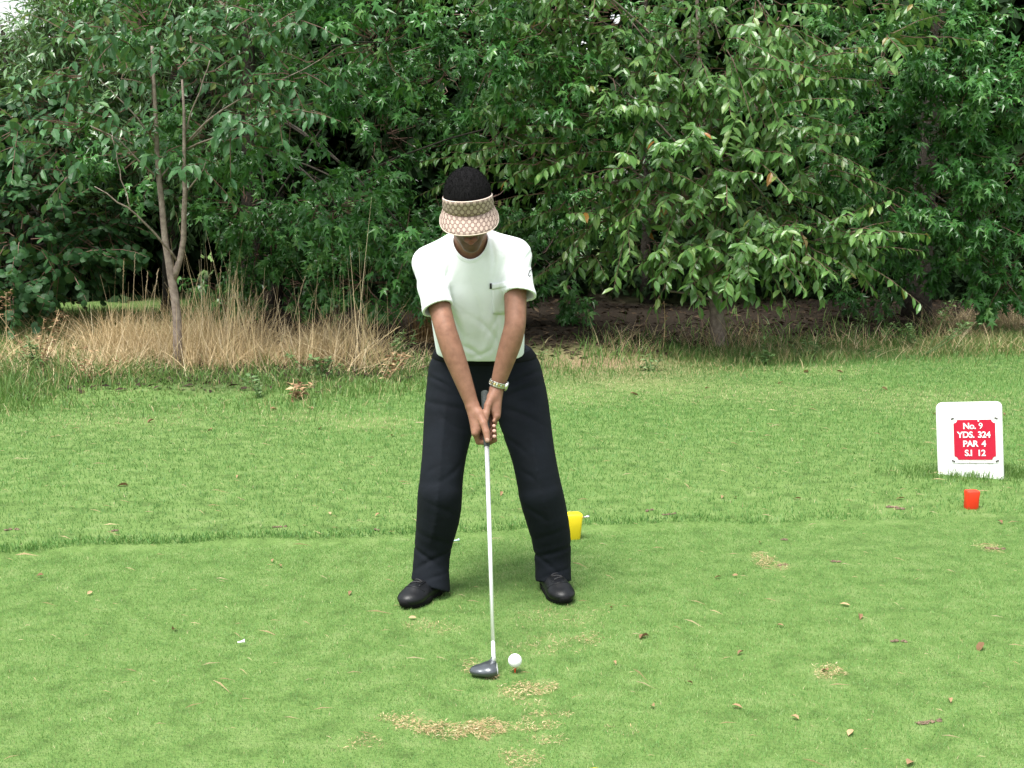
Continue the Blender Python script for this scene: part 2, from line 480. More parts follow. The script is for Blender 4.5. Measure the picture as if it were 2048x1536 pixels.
# tall dry grass standing in front of the trees on the left
def stalks(x, y, h, wd, lean, attr, az=None, seg=4, droop=.25):
    N = len(x); z = gz(x, y) - .01
    a = rng.uniform(0, 2 * math.pi, N) if az is None else az
    D = np.stack([np.cos(a), np.sin(a), np.zeros(N)], 1)
    side = nrm(np.stack([-np.sin(a) + rng.normal(0, .6, N), np.cos(a) + rng.normal(0, .6, N), np.zeros(N)], 1))
    B = np.stack([x, y, z], 1); rows = []
    for i in range(seg + 1):
        t = i / seg
        c = B + D * (h * lean * (t + droop * t * t))[:, None] + np.array([0, 0, 1.0]) * (h * np.sqrt(np.maximum(.06, 1 - np.minimum(lean, .97) ** 2)) * (t - droop * .5 * lean * t * t))[:, None]
        ww = (wd * (1 - .75 * t))[:, None] * side
        rows += [c - ww / 2, c + ww / 2]
    V = np.stack(rows, 1).reshape(-1, 3); b = (np.arange(N) * 2 * (seg + 1))[:, None]
    L = np.concatenate([b + np.array([[2 * i, 2 * i + 1, 2 * i + 3, 2 * i + 2]]) for i in range(seg)], 1)
    return V, L, np.full(N * seg, 4), np.repeat(attr, 2 * (seg + 1))

parts = []
def tuft(u0, u1, v0, v1, N, h0, h1, lean=(.05, .5), w_=(.003, .006), droop=.3, rr=(0, 1)):
    P = np.array([gpt(u, v) for u, v in zip(rng.uniform(u0, u1, 60), rng.uniform(v0, v1, 60))])
    c = P[rng.integers(0, 60, N)]
    x = c[:, 0] + rng.normal(0, .10, N); y = c[:, 1] + rng.normal(0, .14, N)
    parts.append(stalks(x, y, rng.uniform(h0, h1, N) * (1 + .5 * lf(x, y, 5, 40)), rng.uniform(*w_, N), rng.uniform(*lean, N), rng.uniform(*rr, N), droop=droop))
tuft(215, 760, 684, 740, 6200, .12, .40, (.2, .97), (.004, .008), .7)
tuft(230, 480, 690, 740, 420, .30, .52, (.05, .5), (.004, .007))
tuft(420, 780, 690, 740, 260, .30, .52, (.05, .6), (.004, .007))
tuft(220, 470, 690, 745, 900, .2, .42, (.05, .7), (.003, .0065))
tuft(0, 260, 680, 755, 1500, .12, .32, (.4, .97), (.004, .008), .7)
tuft(0, 240, 660, 720, 700, .2, .42, (.3, .9), (.004, .007), .6, (0, .5))
tuft(730, 880, 715, 745, 300, .1, .3, (.3, .95))
tuft(1200, 2048, 672, 715, 1500, .08, .26, (.3, .97), (.003, .007), .5)
tuft(1880, 2070, 640, 680, 1400, .15, .34, (.3, .95), (.004, .007), .5)
tuft(240, 740, 690, 740, 120, .6, .85, (.05, .45), (.004, .006), .05, (.5, 1))
J = join(parts)
tag(link('dry_grass', fast_mesh('dry_grass', *J[:3], M['straw'], False, J[3])), 'tall straw coloured dry grass round the forked young tree', 'grass', kind='stuff')

# the taller seeding stalks that stand out one by one
def seed_stalk(u, v, y, bu, bv):
    b = gpt(bu, bv); tip = at(u, v, b[1] + (y if y else 0))
    mb = MB(); mid = (b + tip) / 2 + np.array([random.uniform(-.03, .03), 0, .02])
    ts = np.linspace(0, 1, 6)[:, None]
    P = (1 - ts) ** 2 * (b - [0, 0, .02]) + 2 * ts * (1 - ts) * mid + ts ** 2 * tip
    mb.tube(P, np.linspace(.0030, .0016, 6), 4)
    d = nrm(tip - mid)
    for q in range(14):      # small seed head
        c = tip - d * (.015 * q) + np.array([random.uniform(-.006, .006), random.uniform(-.006, .006), 0])
        mb.tube([c, c + d * .016 + np.array([random.uniform(-.007, .007), 0, 0])], [.0028, .0008], 4)
    r = random.uniform(.6, 1)
    me = mb.mesh('seed_stalk', M['straw'], True, np.full(sum(len(q) for q in mb.V), r))
    tag(link('grass_stalk', me), 'tall straw coloured grass stalk with a seed head, standing among dry grass', 'grass stalk', 'seeding grass stalks in the dry grass')
for tu, tv, bu, bv in ((296, 545, 285, 700), (316, 540, 300, 700), (400, 545, 370, 690), (442, 535, 440, 690), (474, 540, 440, 690), (530, 575, 480, 690),
                       (535, 590, 520, 690), (614, 540, 575, 690), (635, 570, 610, 690), (682, 575, 640, 690), (722, 560, 640, 700), (742, 600, 650, 700),
                       (810, 612, 680, 700), (795, 655, 690, 740), (270, 508, 262, 690), (248, 520, 243, 690), (476, 560, 470, 690), (560, 600, 530, 690), (340, 565, 330, 690), (700, 640, 640, 720)):
    seed_stalk(tu, tv, 0, bu, bv)

# ------------------------------------------------------------------ leaves, sprays and trees
def tpl(V, F): return np.array(V, float), F
LEAF = {
    'cherry': tpl([(0, 0, 0), (0, .3, -.015), (0, .7, -.07), (0, 1, -.18), (-.21, .3, .05), (.21, .3, .05), (-.22, .64, -.0), (.22, .64, -.0)],
                  [(0, 5, 1), (0, 1, 4), (1, 5, 7, 2), (4, 1, 2, 6), (2, 7, 3), (6, 2, 3)]),
    'maple': tpl([(0, .34, .03), (0, 0, 0), (.30, .10, -.08), (.13, .27, .0), (.44, .60, -.13), (.12, .55, .02), (0, 1.05, -.2), (-.12, .55, .02), (-.44, .60, -.13), (-.13, .27, 0), (-.30, .10, -.08)],
                 [(0, 1, 2), (0, 2, 3), (0, 3, 4), (0, 4, 5), (0, 5, 6), (0, 6, 7), (0, 7, 8), (0, 8, 9), (0, 9, 10), (0, 10, 1)]),
    'round': tpl([(0, .5, .05), (0, 0, 0), (.34, .12, 0), (.48, .45, -.02), (.36, .82, -.05), (0, 1.02, -.1), (-.36, .82, -.05), (-.48, .45, -.02), (-.34, .12, 0)],
                 [(0, i, i + 1) for i in range(1, 8)] + [(0, 8, 1)]),
    'pale': tpl([(0, 0, 0), (.14, .4, .03), (0, 1, -.15), (-.14, .4, .03), (0, .45, -.03)], [(0, 1, 4), (1, 2, 4), (2, 3, 4), (3, 0, 4)]),
}

def place(kind, P, D, Nn, sc, attr, wide=None):
    TV, TF = LEAF[kind]
    D = nrm(D); X = nrm(np.cross(D, Nn)); Z = np.cross(X, D)
    n = len(TV); N = len(P)
    wx = np.ones(N) if wide is None else wide
    V = (P[:, None, :] + sc[:, None, None] * (TV[None, :, 0, None] * wx[:, None, None] * X[:, None, :] + TV[None, :, 1, None] * D[:, None, :] + TV[None, :, 2, None] * Z[:, None, :])).reshape(-1, 3)
    fl = np.concatenate([np.array(f) for f in TF]); tt = np.array([len(f) for f in TF])
    L = (np.arange(N) * n)[:, None] + fl[None, :]
    return V, L, np.tile(tt, N), np.repeat(attr, n)

def spray_two_rows(b, d, Ln, leaf, gap, droopy):
    """a twig with leaves hanging alternately left and right"""
    n = max(4, int(Ln / gap)); t = (np.arange(n) + .6) / n
    lat = nrm(np.cross(d, [0, 0, 1.0]) + 1e-6)
    pos = b + d * (t * Ln)[:, None] + np.array([0, 0, -1.0]) * (.16 * Ln * t * t)[:, None]
    sg = np.where(np.arange(n) % 2 == 0, 1.0, -1.0)
    D = .45 * d + sg[:, None] * lat * .75 + np.array([0, 0, -1.0]) * (rng.uniform(.25, 1.25, n) * droopy)[:, None] + rng.normal(0, .25, (n, 3))
    Nn = np.array([0, 0, 1.0]) * .9 + d * .45 + rng.normal(0, .35, (n, 3))
    s = leaf * rng.uniform(.65, 1.2, n) * (1 - .25 * t)
    return pos, D, Nn, s, [b, b + d * Ln * .5 + np.array([0, 0, -.04 * Ln]), pos[-1]]

def spray_rosette(b, d, Ln, leaf, gap, droopy):
    """a twig whose leaves crowd in tufts and hang on stalks"""
    n = max(5, int(Ln / gap)); t = rng.uniform(.25, 1, n) ** .8
    pos = b + d * (t * Ln)[:, None]
    r = nrm(rng.normal(0, 1, (n, 3)) + np.array([0, 0, .15])) ; off = r * rng.uniform(.3, .9, n)[:, None] * leaf * .8
    D = r * .8 + d * .4 + np.array([0, 0, -1.0]) * (rng.uniform(.1, 1.0, n) * droopy)[:, None]
    Nn = np.array([0, 0, .9]) + d * .5 + rng.normal(0, .4, (n, 3))
    s = leaf * rng.uniform(.6, 1.2, n)
    return pos + off, D, Nn, s, [b, b + d * Ln * .5, b + d * Ln]

def bez(a, b_, c, n=7):
    t = np.linspace(0, 1, n)[:, None]
    return (1 - t) ** 2 * a + 2 * t * (1 - t) * b_ + t * t * c

def tree(name, label, trunk, tr_r, clumps, leaf_kind, leaf_mat, leaf, spray, gap=.05, sp_len=(.3, .6), droopy=1.0,
         bark='bark_dark', singles=0, group=None, limbs=.3, wide=(.8, 1.15), extra=None, limb_r=.022, ab=(0, 1), twigs=True, zlow=None):
    trunk = np.asarray(trunk, float)
    root = thing(name, trunk[0], label, 'tree', group)
    mb = MB()
    # smooth the trunk polyline
    tt = np.linspace(0, 1, 14); src = np.linspace(0, 1, len(trunk))
    TP = np.stack([np.interp(tt, src, trunk[:, k]) for k in range(3)], 1); TR = np.interp(tt, src, tr_r)
    TP[1:-1] += rng.normal(0, .006, (12, 3)); TR[0] *= 1.25
    mb.tube(TP, TR, 12)
    link('trunk', mb.mesh('trunk', M[bark], True), root)
    if extra:
        for e in extra:
            mb = MB(); P_ = np.asarray(e[0], float); t2 = np.linspace(0, 1, 10); s2 = np.linspace(0, 1, len(P_))
            mb.tube(np.stack([np.interp(t2, s2, P_[:, k]) for k in range(3)], 1) + np.vstack([np.zeros(3), rng.normal(0, .004, (9, 3))]), np.interp(t2, s2, e[1]), 9)
            link('branch', mb.mesh('branch', M[bark], True), root)
    PP, DD, NN, SS, tw = [], [], [], [], MB()
    for c, R, ns in clumps:
        c = np.asarray(c, float)
        hd = np.linalg.norm((c - trunk[0])[:2])
        zt = np.clip(c[2] - .55 * hd, trunk[0][2] + .35 * (trunk[-1][2] - trunk[0][2]), trunk[-1][2])
        k = int(np.clip(np.argmin(abs(TP[:, 2] - zt)) + rng.integers(-2, 3), 1, len(TP) - 1)); a = TP[k]
        if limbs and rng.random() < limbs:
            mb = MB(); Q = bez(a, (a + c) / 2 + np.array([0, 0, .12 * hd]), c)
            mb.tube(Q, np.linspace(min(TR[k] * .6, limb_r), .006, len(Q)), 6)
            link('branch', mb.mesh('branch', M[bark], True), root)
        outd = nrm(c - a + np.array([0, 0, .05]))
        for q in range(ns):
            rv = nrm(rng.normal(0, 1, 3)) * R * rng.uniform(.2, 1) ** .5 * np.array([1, 1, .75])
            b = c + rv * .75
            d = nrm(outd * .7 + nrm(rv) * .9 + rng.normal(0, .3, 3) + np.array([0, 0, -.05]))
            po, D_, N_, s_, tp = spray(b, d, rng.uniform(*sp_len), leaf, gap, droopy)
            PP.append(po); DD.append(D_); NN.append(N_); SS.append(s_)
            if twigs: tw.tube([c * .5 + b * .5, *tp], [.005, .0045, .0035, .0015], 3, False)
    P = np.concatenate(PP); D = nrm(np.concatenate(DD)); Nn = np.concatenate(NN); sc = np.concatenate(SS)
    P[:, 2] = np.maximum(P[:, 2], .16)
    if zlow is not None:
        k_ = P[:, 2] > zlow + .12 * rng.random(len(P)); P, D, Nn, sc = P[k_], D[k_], Nn[k_], sc[k_]
    at_ = np.clip(ab[0] + (ab[1] - ab[0]) * rng.beta(2, 2.2, len(P)), 0, .94); od = rng.random(len(P)) < .012; at_[od] = rng.uniform(.95, 1, od.sum())
    wd = rng.uniform(*wide, len(P))
    if singles:
        u_, v_, dep = proj(P)
        ins = (u_ > 0) & (u_ < 2048) & (v_ > 0) & (v_ < 760)
        order = np.argsort(np.where(ins, dep / sc, 1e9))[:singles]
        TV, TF = LEAF[leaf_kind]
        var = []
        for q in range(14):
            mv = TV.copy(); mv[:, 2] *= rng.uniform(.5, 1.7); mv[:, 0] *= rng.uniform(*wide)
            var.append(fast_mesh('leaf', mv, np.concatenate([np.array(f) for f in TF]), [len(f) for f in TF], leaf_mat, False, np.full(len(TV), np.clip(rng.beta(2, 2.2), .05, .93))))
        X = nrm(np.cross(D, Nn)); Z = np.cross(X, D)
        ri = Vector(root.location)
        for i in order:
            o_ = bpy.data.objects.new('leaf', var[int(rng.integers(0, 14))]); COL.objects.link(o_)
            o_.parent = root
            Mx = Matrix(((X[i][0], D[i][0], Z[i][0], 0), (X[i][1], D[i][1], Z[i][1], 0), (X[i][2], D[i][2], Z[i][2], 0), (0, 0, 0, 1)))
            o_.matrix_basis = Matrix.Translation(Vector(P[i]) - ri) @ Mx @ Matrix.Scale(float(sc[i]), 4)
        keep = np.ones(len(P), bool); keep[order] = False
        P, D, Nn, sc, at_, wd = P[keep], D[keep], Nn[keep], sc[keep], at_[keep], wd[keep]
    V, L, T, A = place(leaf_kind, P, D, Nn, sc, at_, wd)
    tag(link('crown', fast_mesh('crown', V, L, T, leaf_mat, False, A), root), kind='stuff')
    if twigs: tag(link('twigs', tw.mesh('twigs', M['twig']), root), kind='stuff')
    return root

def shell(c, r, n, R, ns, front=.7, zmin=.5, lo=.75, hi=1.02, gapf=.62):
    """clump centres spread over a crown's outer shell, more of them towards the open lawn"""
    out_, c, r = [], np.asarray(c, float), np.asarray(r, float)
    tries = 0
    while len(out_) < n and tries < n * 60:
        tries += 1
        d = nrm(rng.normal(0, 1, 3))
        if d[1] > .25 and rng.random() < front: continue
        p_ = c + d * r * rng.uniform(lo, hi)
        if p_[2] < zmin: continue
        if any(np.linalg.norm(p_ - q[0]) < R * gapf for q in out_): continue
        out_.append((p_, R * rng.uniform(.75, 1.2), ns))
    return out_

def pc(u, v, y, R, n): return (at(u, v, y), R, n)

# --- the right hand cherry, boughs sweeping low over the grass
cb = gpt(1440, 692); cy = cb[1]
cl = [pc(q[0], q[1] - (75 if q[1] >= 550 else 12), q[2], q[3], int(q[4] * 1.45)) for q in ((1010, 285, cy - .4, .34, 8), (1090, 330, cy - .5, .3, 7), (1170, 290, cy - .6, .36, 9), (1060, 215, cy - .2, .36, 8), (980, 330, cy, .25, 5), (1140, 400, cy - .3, .32, 7), (1230, 450, cy - .4, .3, 7), (1180, 520, cy - .1, .26, 6),
                                (1280, 230, cy - .6, .38, 9), (1300, 330, cy - .8, .36, 9), (1400, 250, cy - .8, .38, 9), (1430, 340, cy - .9, .3, 7), (1220, 150, cy - .3, .4, 9), (1350, 120, cy - .5, .42, 10), (1480, 150, cy - .6, .42, 10),
                                (1540, 240, cy - .6, .36, 9), (1600, 300, cy - .5, .34, 8), (1640, 360, cy - .4, .28, 6), (1120, 90, cy, .42, 9), (1250, 40, cy - .3, .42, 9), (1400, 20, cy - .4, .42, 9), (1550, 60, cy - .3, .42, 9), (1620, 150, cy - .2, .36, 7),
                                (1540, 420, cy - .6, .3, 8), (1600, 460, cy - .7, .3, 9), (1680, 480, cy - .7, .24, 7), (1500, 500, cy - .8, .3, 9), (1420, 560, cy - .8, .3, 9), (1520, 570, cy - .8, .28, 8), (1370, 590, cy - .7, .24, 7), (1610, 560, cy - .6, .28, 7), (1480, 600, cy - .8, .2, 6),
                                (1700, 530, cy - .5, .18, 4), (1350, 470, cy - .2, .3, 6), (1290, 560, cy + .2, .24, 5), (1440, 430, cy - .1, .3, 6), (1420, 300, cy - .5, .36, 8), (1400, 420, cy - .5, .34, 8), (1470, 380, cy - .6, .34, 8), (1390, 180, cy - .7, .38, 8), (1440, 90, cy - .7, .4, 8), (1350, 400, cy - .7, .3, 7), (1260, 380, cy - .4, .34, 7), (1130, 160, cy - .3, .36, 8), (1500, 300, cy - .8, .34, 8))]
cl += shell(cb + np.array([-.3, .1, 3.6]), (2.1, 1.4, 1.8), 26, .48, 8, .5, 2.4)
tree('cherry_tree', 'leafy cherry tree with a short leaning trunk and boughs sweeping low over the weeds', [cb - [0, 0, .1], at(1434, 640, cy), at(1425, 540, cy), at(1420, 380, cy), at(1400, 150, cy), at(1390, -150, cy)],
     [.078, .070, .042, .028, .02, .012], cl, 'cherry', M['leaf_cherry'], .135, spray_two_rows, .034, (.32, .62), 1.0, 'bark_cherry', singles=300, limb_r=.013, wide=(.7, 1.0), zlow=.44,
     extra=[([at(1422, 470, cy), at(1370, 390, cy - .3), at(1300, 300, cy - .5)], [.022, .016, .008]), ([at(1425, 540, cy), at(1440, 470, cy - .4), at(1450, 390, cy - .6)], [.012, .009, .006]),
            ([at(1430, 600, cy), at(1330, 580, cy - .3), at(1325, 520, cy - .5)], [.012, .008, .004])])

# --- the young tree with a forked trunk on the left
sb = gpt(358, 735); sy = sb[1]
cl = [pc(*q) for q in ((640, 120, sy - .3, .17, 5), (590, 150, sy - .3, .2, 6), (520, 160, sy - .2, .22, 6), (460, 190, sy - .2, .2, 5), (570, 225, sy - .4, .17, 5), (510, 230, sy - .3, .18, 5), (470, 260, sy - .4, .16, 5), (420, 285, sy - .3, .14, 4), (500, 285, sy - .3, .10, 2),
                                (600, 40, sy - .1, .2, 5), (540, 60, sy, .22, 6), (460, 70, sy, .26, 7), (380, 60, sy - .1, .28, 8), (300, 50, sy - .1, .28, 8), (220, 70, sy - .1, .28, 8), (170, 70, sy, .2, 5), (340, 130, sy + .1, .26, 6), (400, 150, sy + .2, .22, 5),
                                (250, 140, sy + .1, .26, 6), (180, 150, sy - .1, .26, 7), (130, 140, sy, .2, 5), (230, 230, sy - .1, .2, 5), (170, 250, sy - .2, .2, 5), (110, 290, sy - .3, .17, 5), (60, 270, sy - .4, .17, 5), (20, 250, sy - .5, .15, 4), (290, 270, sy - .1, .14, 3), (270, 310, sy, .12, 3),
                                (140, 340, sy - .2, .12, 3), (410, 330, sy - .2, .1, 2), (330, 200, sy + .15, .2, 3), (330, 310, sy - .1, .1, 2))]
cl += shell(sb + np.array([.25, 0, 3.9]), (1.05, 1.0, 1.0), 16, .38, 7, .4, 3.1)
fk = at(345, 562, sy)
tree('cherry_sapling', 'young slender tree with a forked grey trunk standing in dry grass', [sb - [0, 0, .08], at(353, 640, sy), fk, at(333, 500, sy), at(324, 430, sy), at(318, 340, sy), at(312, 240, sy), at(304, 92, sy)],
     [.042, .036, .034, .027, .024, .021, .017, .012], cl, 'cherry', M['leaf_sapling'], .125, spray_two_rows, .045, (.22, .42), 1.05, 'bark_cherry', singles=300, limb_r=.010, limbs=False,
     extra=[([fk, at(356, 528, sy), at(367, 500, sy), at(368, 430, sy - .03), at(371, 380, sy - .05), at(366, 330, sy - .05), at(369, 240, sy - .05), at(364, 160, sy)], [.03, .026, .023, .021, .019, .016, .013, .008]),
            ([at(354, 522, sy), at(330, 490, sy - .1), at(300, 455, sy - .2), at(264, 420, sy - .3), at(230, 405, sy - .35), at(190, 370, sy - .4)], [.011, .009, .008, .007, .006, .003]),
            ([at(318, 358, sy), at(290, 335, sy - .1), at(240, 280, sy - .2), at(180, 250, sy - .2)], [.009, .007, .005, .003]),
            ([at(320, 355, sy), at(345, 325, sy + .1), at(400, 260, sy + .1), at(440, 200, sy)], [.008, .006, .005, .003]),
            ([at(370, 290, sy), at(420, 235, sy - .15), at(490, 190, sy - .25), at(560, 160, sy - .3), at(640, 120, sy - .3)], [.009, .008, .006, .005, .003]),
            ([at(368, 270, sy), at(395, 190, sy - .05), at(420, 120, sy)], [.008, .006, .004]),
            ([at(372, 385, sy), at(400, 350, sy - .1), at(412, 325, sy - .15)], [.007, .005, .003]),
            ([at(313, 290, sy), at(270, 230, sy - .1), at(200, 160, sy - .1)], [.008, .006, .003]),
            ([at(262, 420, sy - .3), at(240, 350, sy - .3), at(225, 270, sy - .3)], [.005, .004, .003]),
            ([at(370, 300, sy), at(450, 265, sy - .3), at(520, 235, sy - .35), at(590, 228, sy - .4)], [.007, .006, .004, .003])])

# --- maples behind
def maple(name, label, bu, bv, lean, H, r0, cl, **kw):
    b = gpt(bu, bv)
    tree(name, label, [b - [0, 0, .1], b + [lean * .3, 0, H * .35], b + [lean * .7, 0, H * .7], b + [lean, 0, H]], [r0, r0 * .75, r0 * .3, r0 * .15], cl(b), 'maple', M['leaf_maple'], .115, spray_rosette, .0175, (.26, .46), 1.25, limb_r=.012, **kw)
maple('maple_tree', 'dense maple with lobed leaves hanging to the tall dry grass', 505, 640, .1, 5.4, .11, lambda b:
      shell(b + np.array([1.35, -1.2, 2.5]), (2.1, 1.5, 2.3), 26, .36, 18, .75, .42, gapf=2.0) + [pc(*q) for q in ((440, 590, 12.4, .3, 12), (560, 570, 12.2, .34, 14), (660, 540, 12, .34, 14), (700, 380, 11.8, .36, 15), (760, 440, 11.8, .36, 15), (820, 460, 12, .36, 14),
      (600, 420, 12, .36, 14), (540, 460, 12.1, .34, 13), (720, 200, 12.2, .36, 14), (760, 110, 12.3, .36, 14), (780, 250, 12.2, .3, 10), (480, 520, 12.4, .3, 10), (870, 520, 12.6, .3, 10))], singles=300)
maple('maple_tree', 'maple with a slim dark stem behind the low boughs of the cherry', 1292, 606, -.1, 5.6, .075, lambda b:
      shell(b + np.array([-1.0, -.9, 3.1]), (2.0, 1.6, 2.3), 24, .38, 18, .75, .62, gapf=2.0) + [pc(*q) for q in ((960, 80, 12.6, .4, 14), (900, 140, 12.6, .36, 12), (1000, 160, 12.6, .36, 12), (930, 260, 12.8, .36, 11), (1130, 560, 13, .26, 8), (1080, 510, 13, .3, 10))], singles=300)
maple('maple_tree', 'big maple with a thick dark trunk behind the leaning weeds', 1832, 634, .15, 6.0, .15, lambda b:
      shell(b + np.array([.35, -.6, 3.3]), (2.3, 1.9, 2.6), 30, .38, 18, .75, 1.0, gapf=2.0) + [pc(*q) for q in ((1750, 400, 12, .36, 14), (1860, 400, 12, .4, 15), (1960, 440, 12, .4, 15), (1700, 330, 12, .36, 14), (1990, 540, 12.2, .3, 12), (2030, 560, 12.2, .3, 12), (1920, 300, 12, .4, 14),
      (1700, 60, 12, .4, 15), (1760, 140, 12, .4, 14), (1900, 100, 12, .4, 14), (2000, 180, 12, .4, 14), (1660, 240, 12, .36, 13), (1820, 480, 12.6, .36, 12), (1760, 480, 12.8, .3, 10), (2010, 330, 12, .4, 14), (1730, 560, 13.5, .3, 8), (1920, 530, 12.6, .3, 10), (1860, 180, 12.2, .4, 16), (1880, 60, 12.2, .4, 16), (1850, 300, 12.3, .36, 15), (1890, 240, 12.2, .36, 15), (1840, 400, 12.4, .34, 13))], singles=300)
# --- the far left: a round leaved tree and paler growth behind the sapling
b = gpt(60, 640)
tree('hazel_tree', 'round leaved dark tree beside the dead flower stalks', [b - [0, 0, .1], b + [0, 0, 1.2], b + [-.1, 0, 3.0]], [.07, .05, .02],
     shell(b + np.array([-.1, -.5, 1.25]), (1.6, 1.2, 1.15), 70, .36, 11, .6, .25, .5) + [pc(40, 480, 11.2, .36, 10), pc(120, 540, 11.4, .34, 10), pc(30, 580, 11.3, .3, 8), pc(200, 500, 11.8, .34, 9), pc(100, 430, 11.5, .3, 8)], 'round', M['leaf_round'], .095, spray_two_rows, .04, (.25, .45), .8, singles=300)
b = np.array([-3.85, 14.0, .05])
tree('willow_tree', 'pale small leaved tree behind the crown of the forked sapling', [b, b + [.1, 0, 1.8], b + [.3, 0, 4.2]], [.09, .07, .03],
     shell(b + np.array([.15, -.6, 2.5]), (1.15, 1.2, 1.5), 56, .36, 15, .7, .7) + [pc(90, 200, 13, .3, 12), pc(120, 60, 13.2, .24, 8), pc(30, 330, 12.8, .3, 10), pc(160, 20, 13.2, .3, 10), pc(260, 20, 13.3, .34, 12)], 'pale', M['leaf_pale'], .12, spray_rosette, .02, (.25, .45), .9)
b = np.array([-2.9, 15.4, .05])
tree('thorn_tree', 'dark bushy tree in the shade between the sapling and the dense maple', [b, b + [.1, 0, 1.8], b + [.3, 0, 5.2]], [.07, .045, .02],
     shell(b + np.array([.1, -.3, 3.0]), (1.6, 1.2, 2.6), 60, .42, 13, .7, .4), 'pale', M['leaf_shade'], .14, spray_rosette, .03, (.26, .46), 1.2, ab=(.3, 1), wide=(1.6, 2.4))
# --- the wood behind: trees one sees only as dark leaf between the nearer crowns
for bx, by, hx, ht, lb in ((-1.2, 18.6, 2.3, 6.5, 'tall dark tree of the wood, behind the dense maple'), (2.4, 18.8, 2.4, 6.8, 'tall dark tree of the wood, behind the cherry'), (4.3, 20.0, 2.2, 8.0, 'tall dark tree deep in the wood, behind cherry and big maple'), (8.2, 19.0, 2.4, 8.6, 'tall dark tree deep in the wood, right behind the crown of the big maple'), (6.2, 18.2, 2.6, 8.0, 'tall dark tree of the wood, behind the big maple'),
                       (9.6, 16.6, 2.4, 8.2, 'tall dark tree of the wood, beyond the big maple'), (-4.0, 18.6, 2.1, 6.4, 'tall dark tree of the wood, behind the sapling'),
                       (-6.4, 17.0, 1.8, 2.8, 'low dark tree of the wood, behind the round leaved tree'), (-10, 16.0, 2.3, 2.9, 'low dark tree at the end of the wood, beyond the round leaved tree')):
    b = np.array([bx, by, .06])
    tree('woodland_tree', lb, [b, b + [.1, 0, ht * .5], b + [.2, 0, ht * .9]], [.14, .1, .04],
         shell(b + np.array([0, 0, ht * .52]), (hx, 1.4, ht * .5), 90, .62, 11, .8, .3, .45), 'pale', M['leaf_shade'], .24, spray_rosette, .03, (.4, .7), .8, limbs=0, twigs=False, wide=(2.2, 3.0))

for bx, by, hx, hz, lb in ((-1.6, 16.6, 1.3, .8, 'low dark bramble under the dense maple'), (.9, 16.9, 1.3, .7, 'low dark bramble behind the slim stem'), (3.2, 16.6, 1.2, .75, 'low dark bramble between the slim stem and the thick trunk'),
                           (5.7, 16.4, 1.4, .8, 'low dark bramble behind the thick trunk'), (8.3, 15.6, 1.3, .9, 'low dark bramble beyond the thick trunk')):
    b = np.array([bx, by, .06])
    tree('bramble_bush', lb, [b, b + [.02, 0, hz * .5], b + [.05, 0, hz]], [.03, .02, .01], shell(b + np.array([0, 0, hz * .5]), (hx, .7, hz * .75), 36, .4, 8, .6, .15, .3), 'pale', M['leaf_shade'], .13, spray_rosette, .03, (.3, .5), .8, limbs=0, twigs=False, wide=(1.8, 2.6))['category'] = 'bush'

# ------------------------------------------------------------------ weeds along the edge
def weed(u, v, tu, tv, kind, label, leaf=.05, nl=40, mat='leaf_weed', name='weed', stems=1, spread=.05):
    b = gpt(u, v); tip = at(tu, tv, b[1]); root = thing(name, b, label, 'weed')
    mb = MB(); PP = []; DD = []
    for s in range(stems):
        t_ = tip + np.array([rng.normal(0, spread), rng.normal(0, spread), rng.normal(0, spread * .5)]) * (s > 0)
        Q = bez(b - [0, 0, .02], (b + t_) / 2 + rng.normal(0, .02, 3), t_, 8)
        mb.tube(Q, np.linspace(.0055, .002, 8), 5)
        k = rng.uniform(.15 if kind != 'top' else .55, 1, nl // stems)
        pt = np.stack([np.interp(k, np.linspace(0, 1, 8), Q[:, j]) for j in range(3)], 1)
        a = rng.uniform(0, 6.28, len(k)); d = np.stack([np.cos(a), np.sin(a), rng.uniform(-.2, .7, len(k))], 1)
        if kind == 'top': pt += nrm(d) * rng.uniform(0, .05, len(k))[:, None]
        PP.append(pt); DD.append(d)
    P = np.concatenate(PP); D = np.concatenate(DD)
    link('stem', mb.mesh('stem', M['straw'] if mat == 'leaf_dry' else M['leaf_weed'], True, np.full(sum(len(q) for q in mb.V), .5)), root)
    V, L, T, A = place('pale' if kind != 'round' else 'round', P, D, np.array([0, 0, 1.0]) + rng.normal(0, .3, P.shape), leaf * rng.uniform(.5, 1.2, len(P)), rng.uniform(0, 1, len(P)), np.full(len(P), 1.7))
    tag(link('foliage', fast_mesh('foliage', V, L, T, M[mat], False, A), root), kind='stuff')
weed(1855, 700, 1908, 598, 'top', 'leaning thistle with a leafy tip in front of the thick maple trunk', .055, 50)
weed(1840, 712, 1945, 648, 'top', 'bent pale stalk ending in a round leafy head, right of the leaning thistle', .05, 80, spread=.06, stems=3)
weed(1822, 695, 1815, 655, 'leafy', 'low bushy green weed at the foot of the thick maple trunk', .06, 90, stems=5, spread=.09)
weed(1700, 690, 1725, 635, 'top', 'small upright weed with a pale leafy top between cherry and maple trunks', .045, 40)
weed(1760, 692, 1790, 648, 'top', 'small ragged weed with dry tips beside the low bushy weed', .045, 40)
weed(1325, 700, 1328, 602, 'leafy', 'tall thin dry stalk with curled leaves left of the cherry trunk', .035, 46, 'leaf_dry')
weed(1530, 730, 1536, 700, 'leafy', 'low clump of grey green leaves right of the cherry trunk', .06, 80, stems=5, spread=.1)
weed(1615, 718, 1628, 684, 'leafy', 'low clump of blue green leaves under the cherry boughs', .06, 80, stems=5, spread=.1)
weed(1300, 742, 1290, 712, 'leafy', 'low green nettle at the edge of the bare earth', .05, 70, stems=4, spread=.08)
weed(1490, 695, 1508, 640, 'leafy', 'brown withered dock beside the cherry trunk', .05, 50, 'leaf_dry', stems=2, spread=.04)
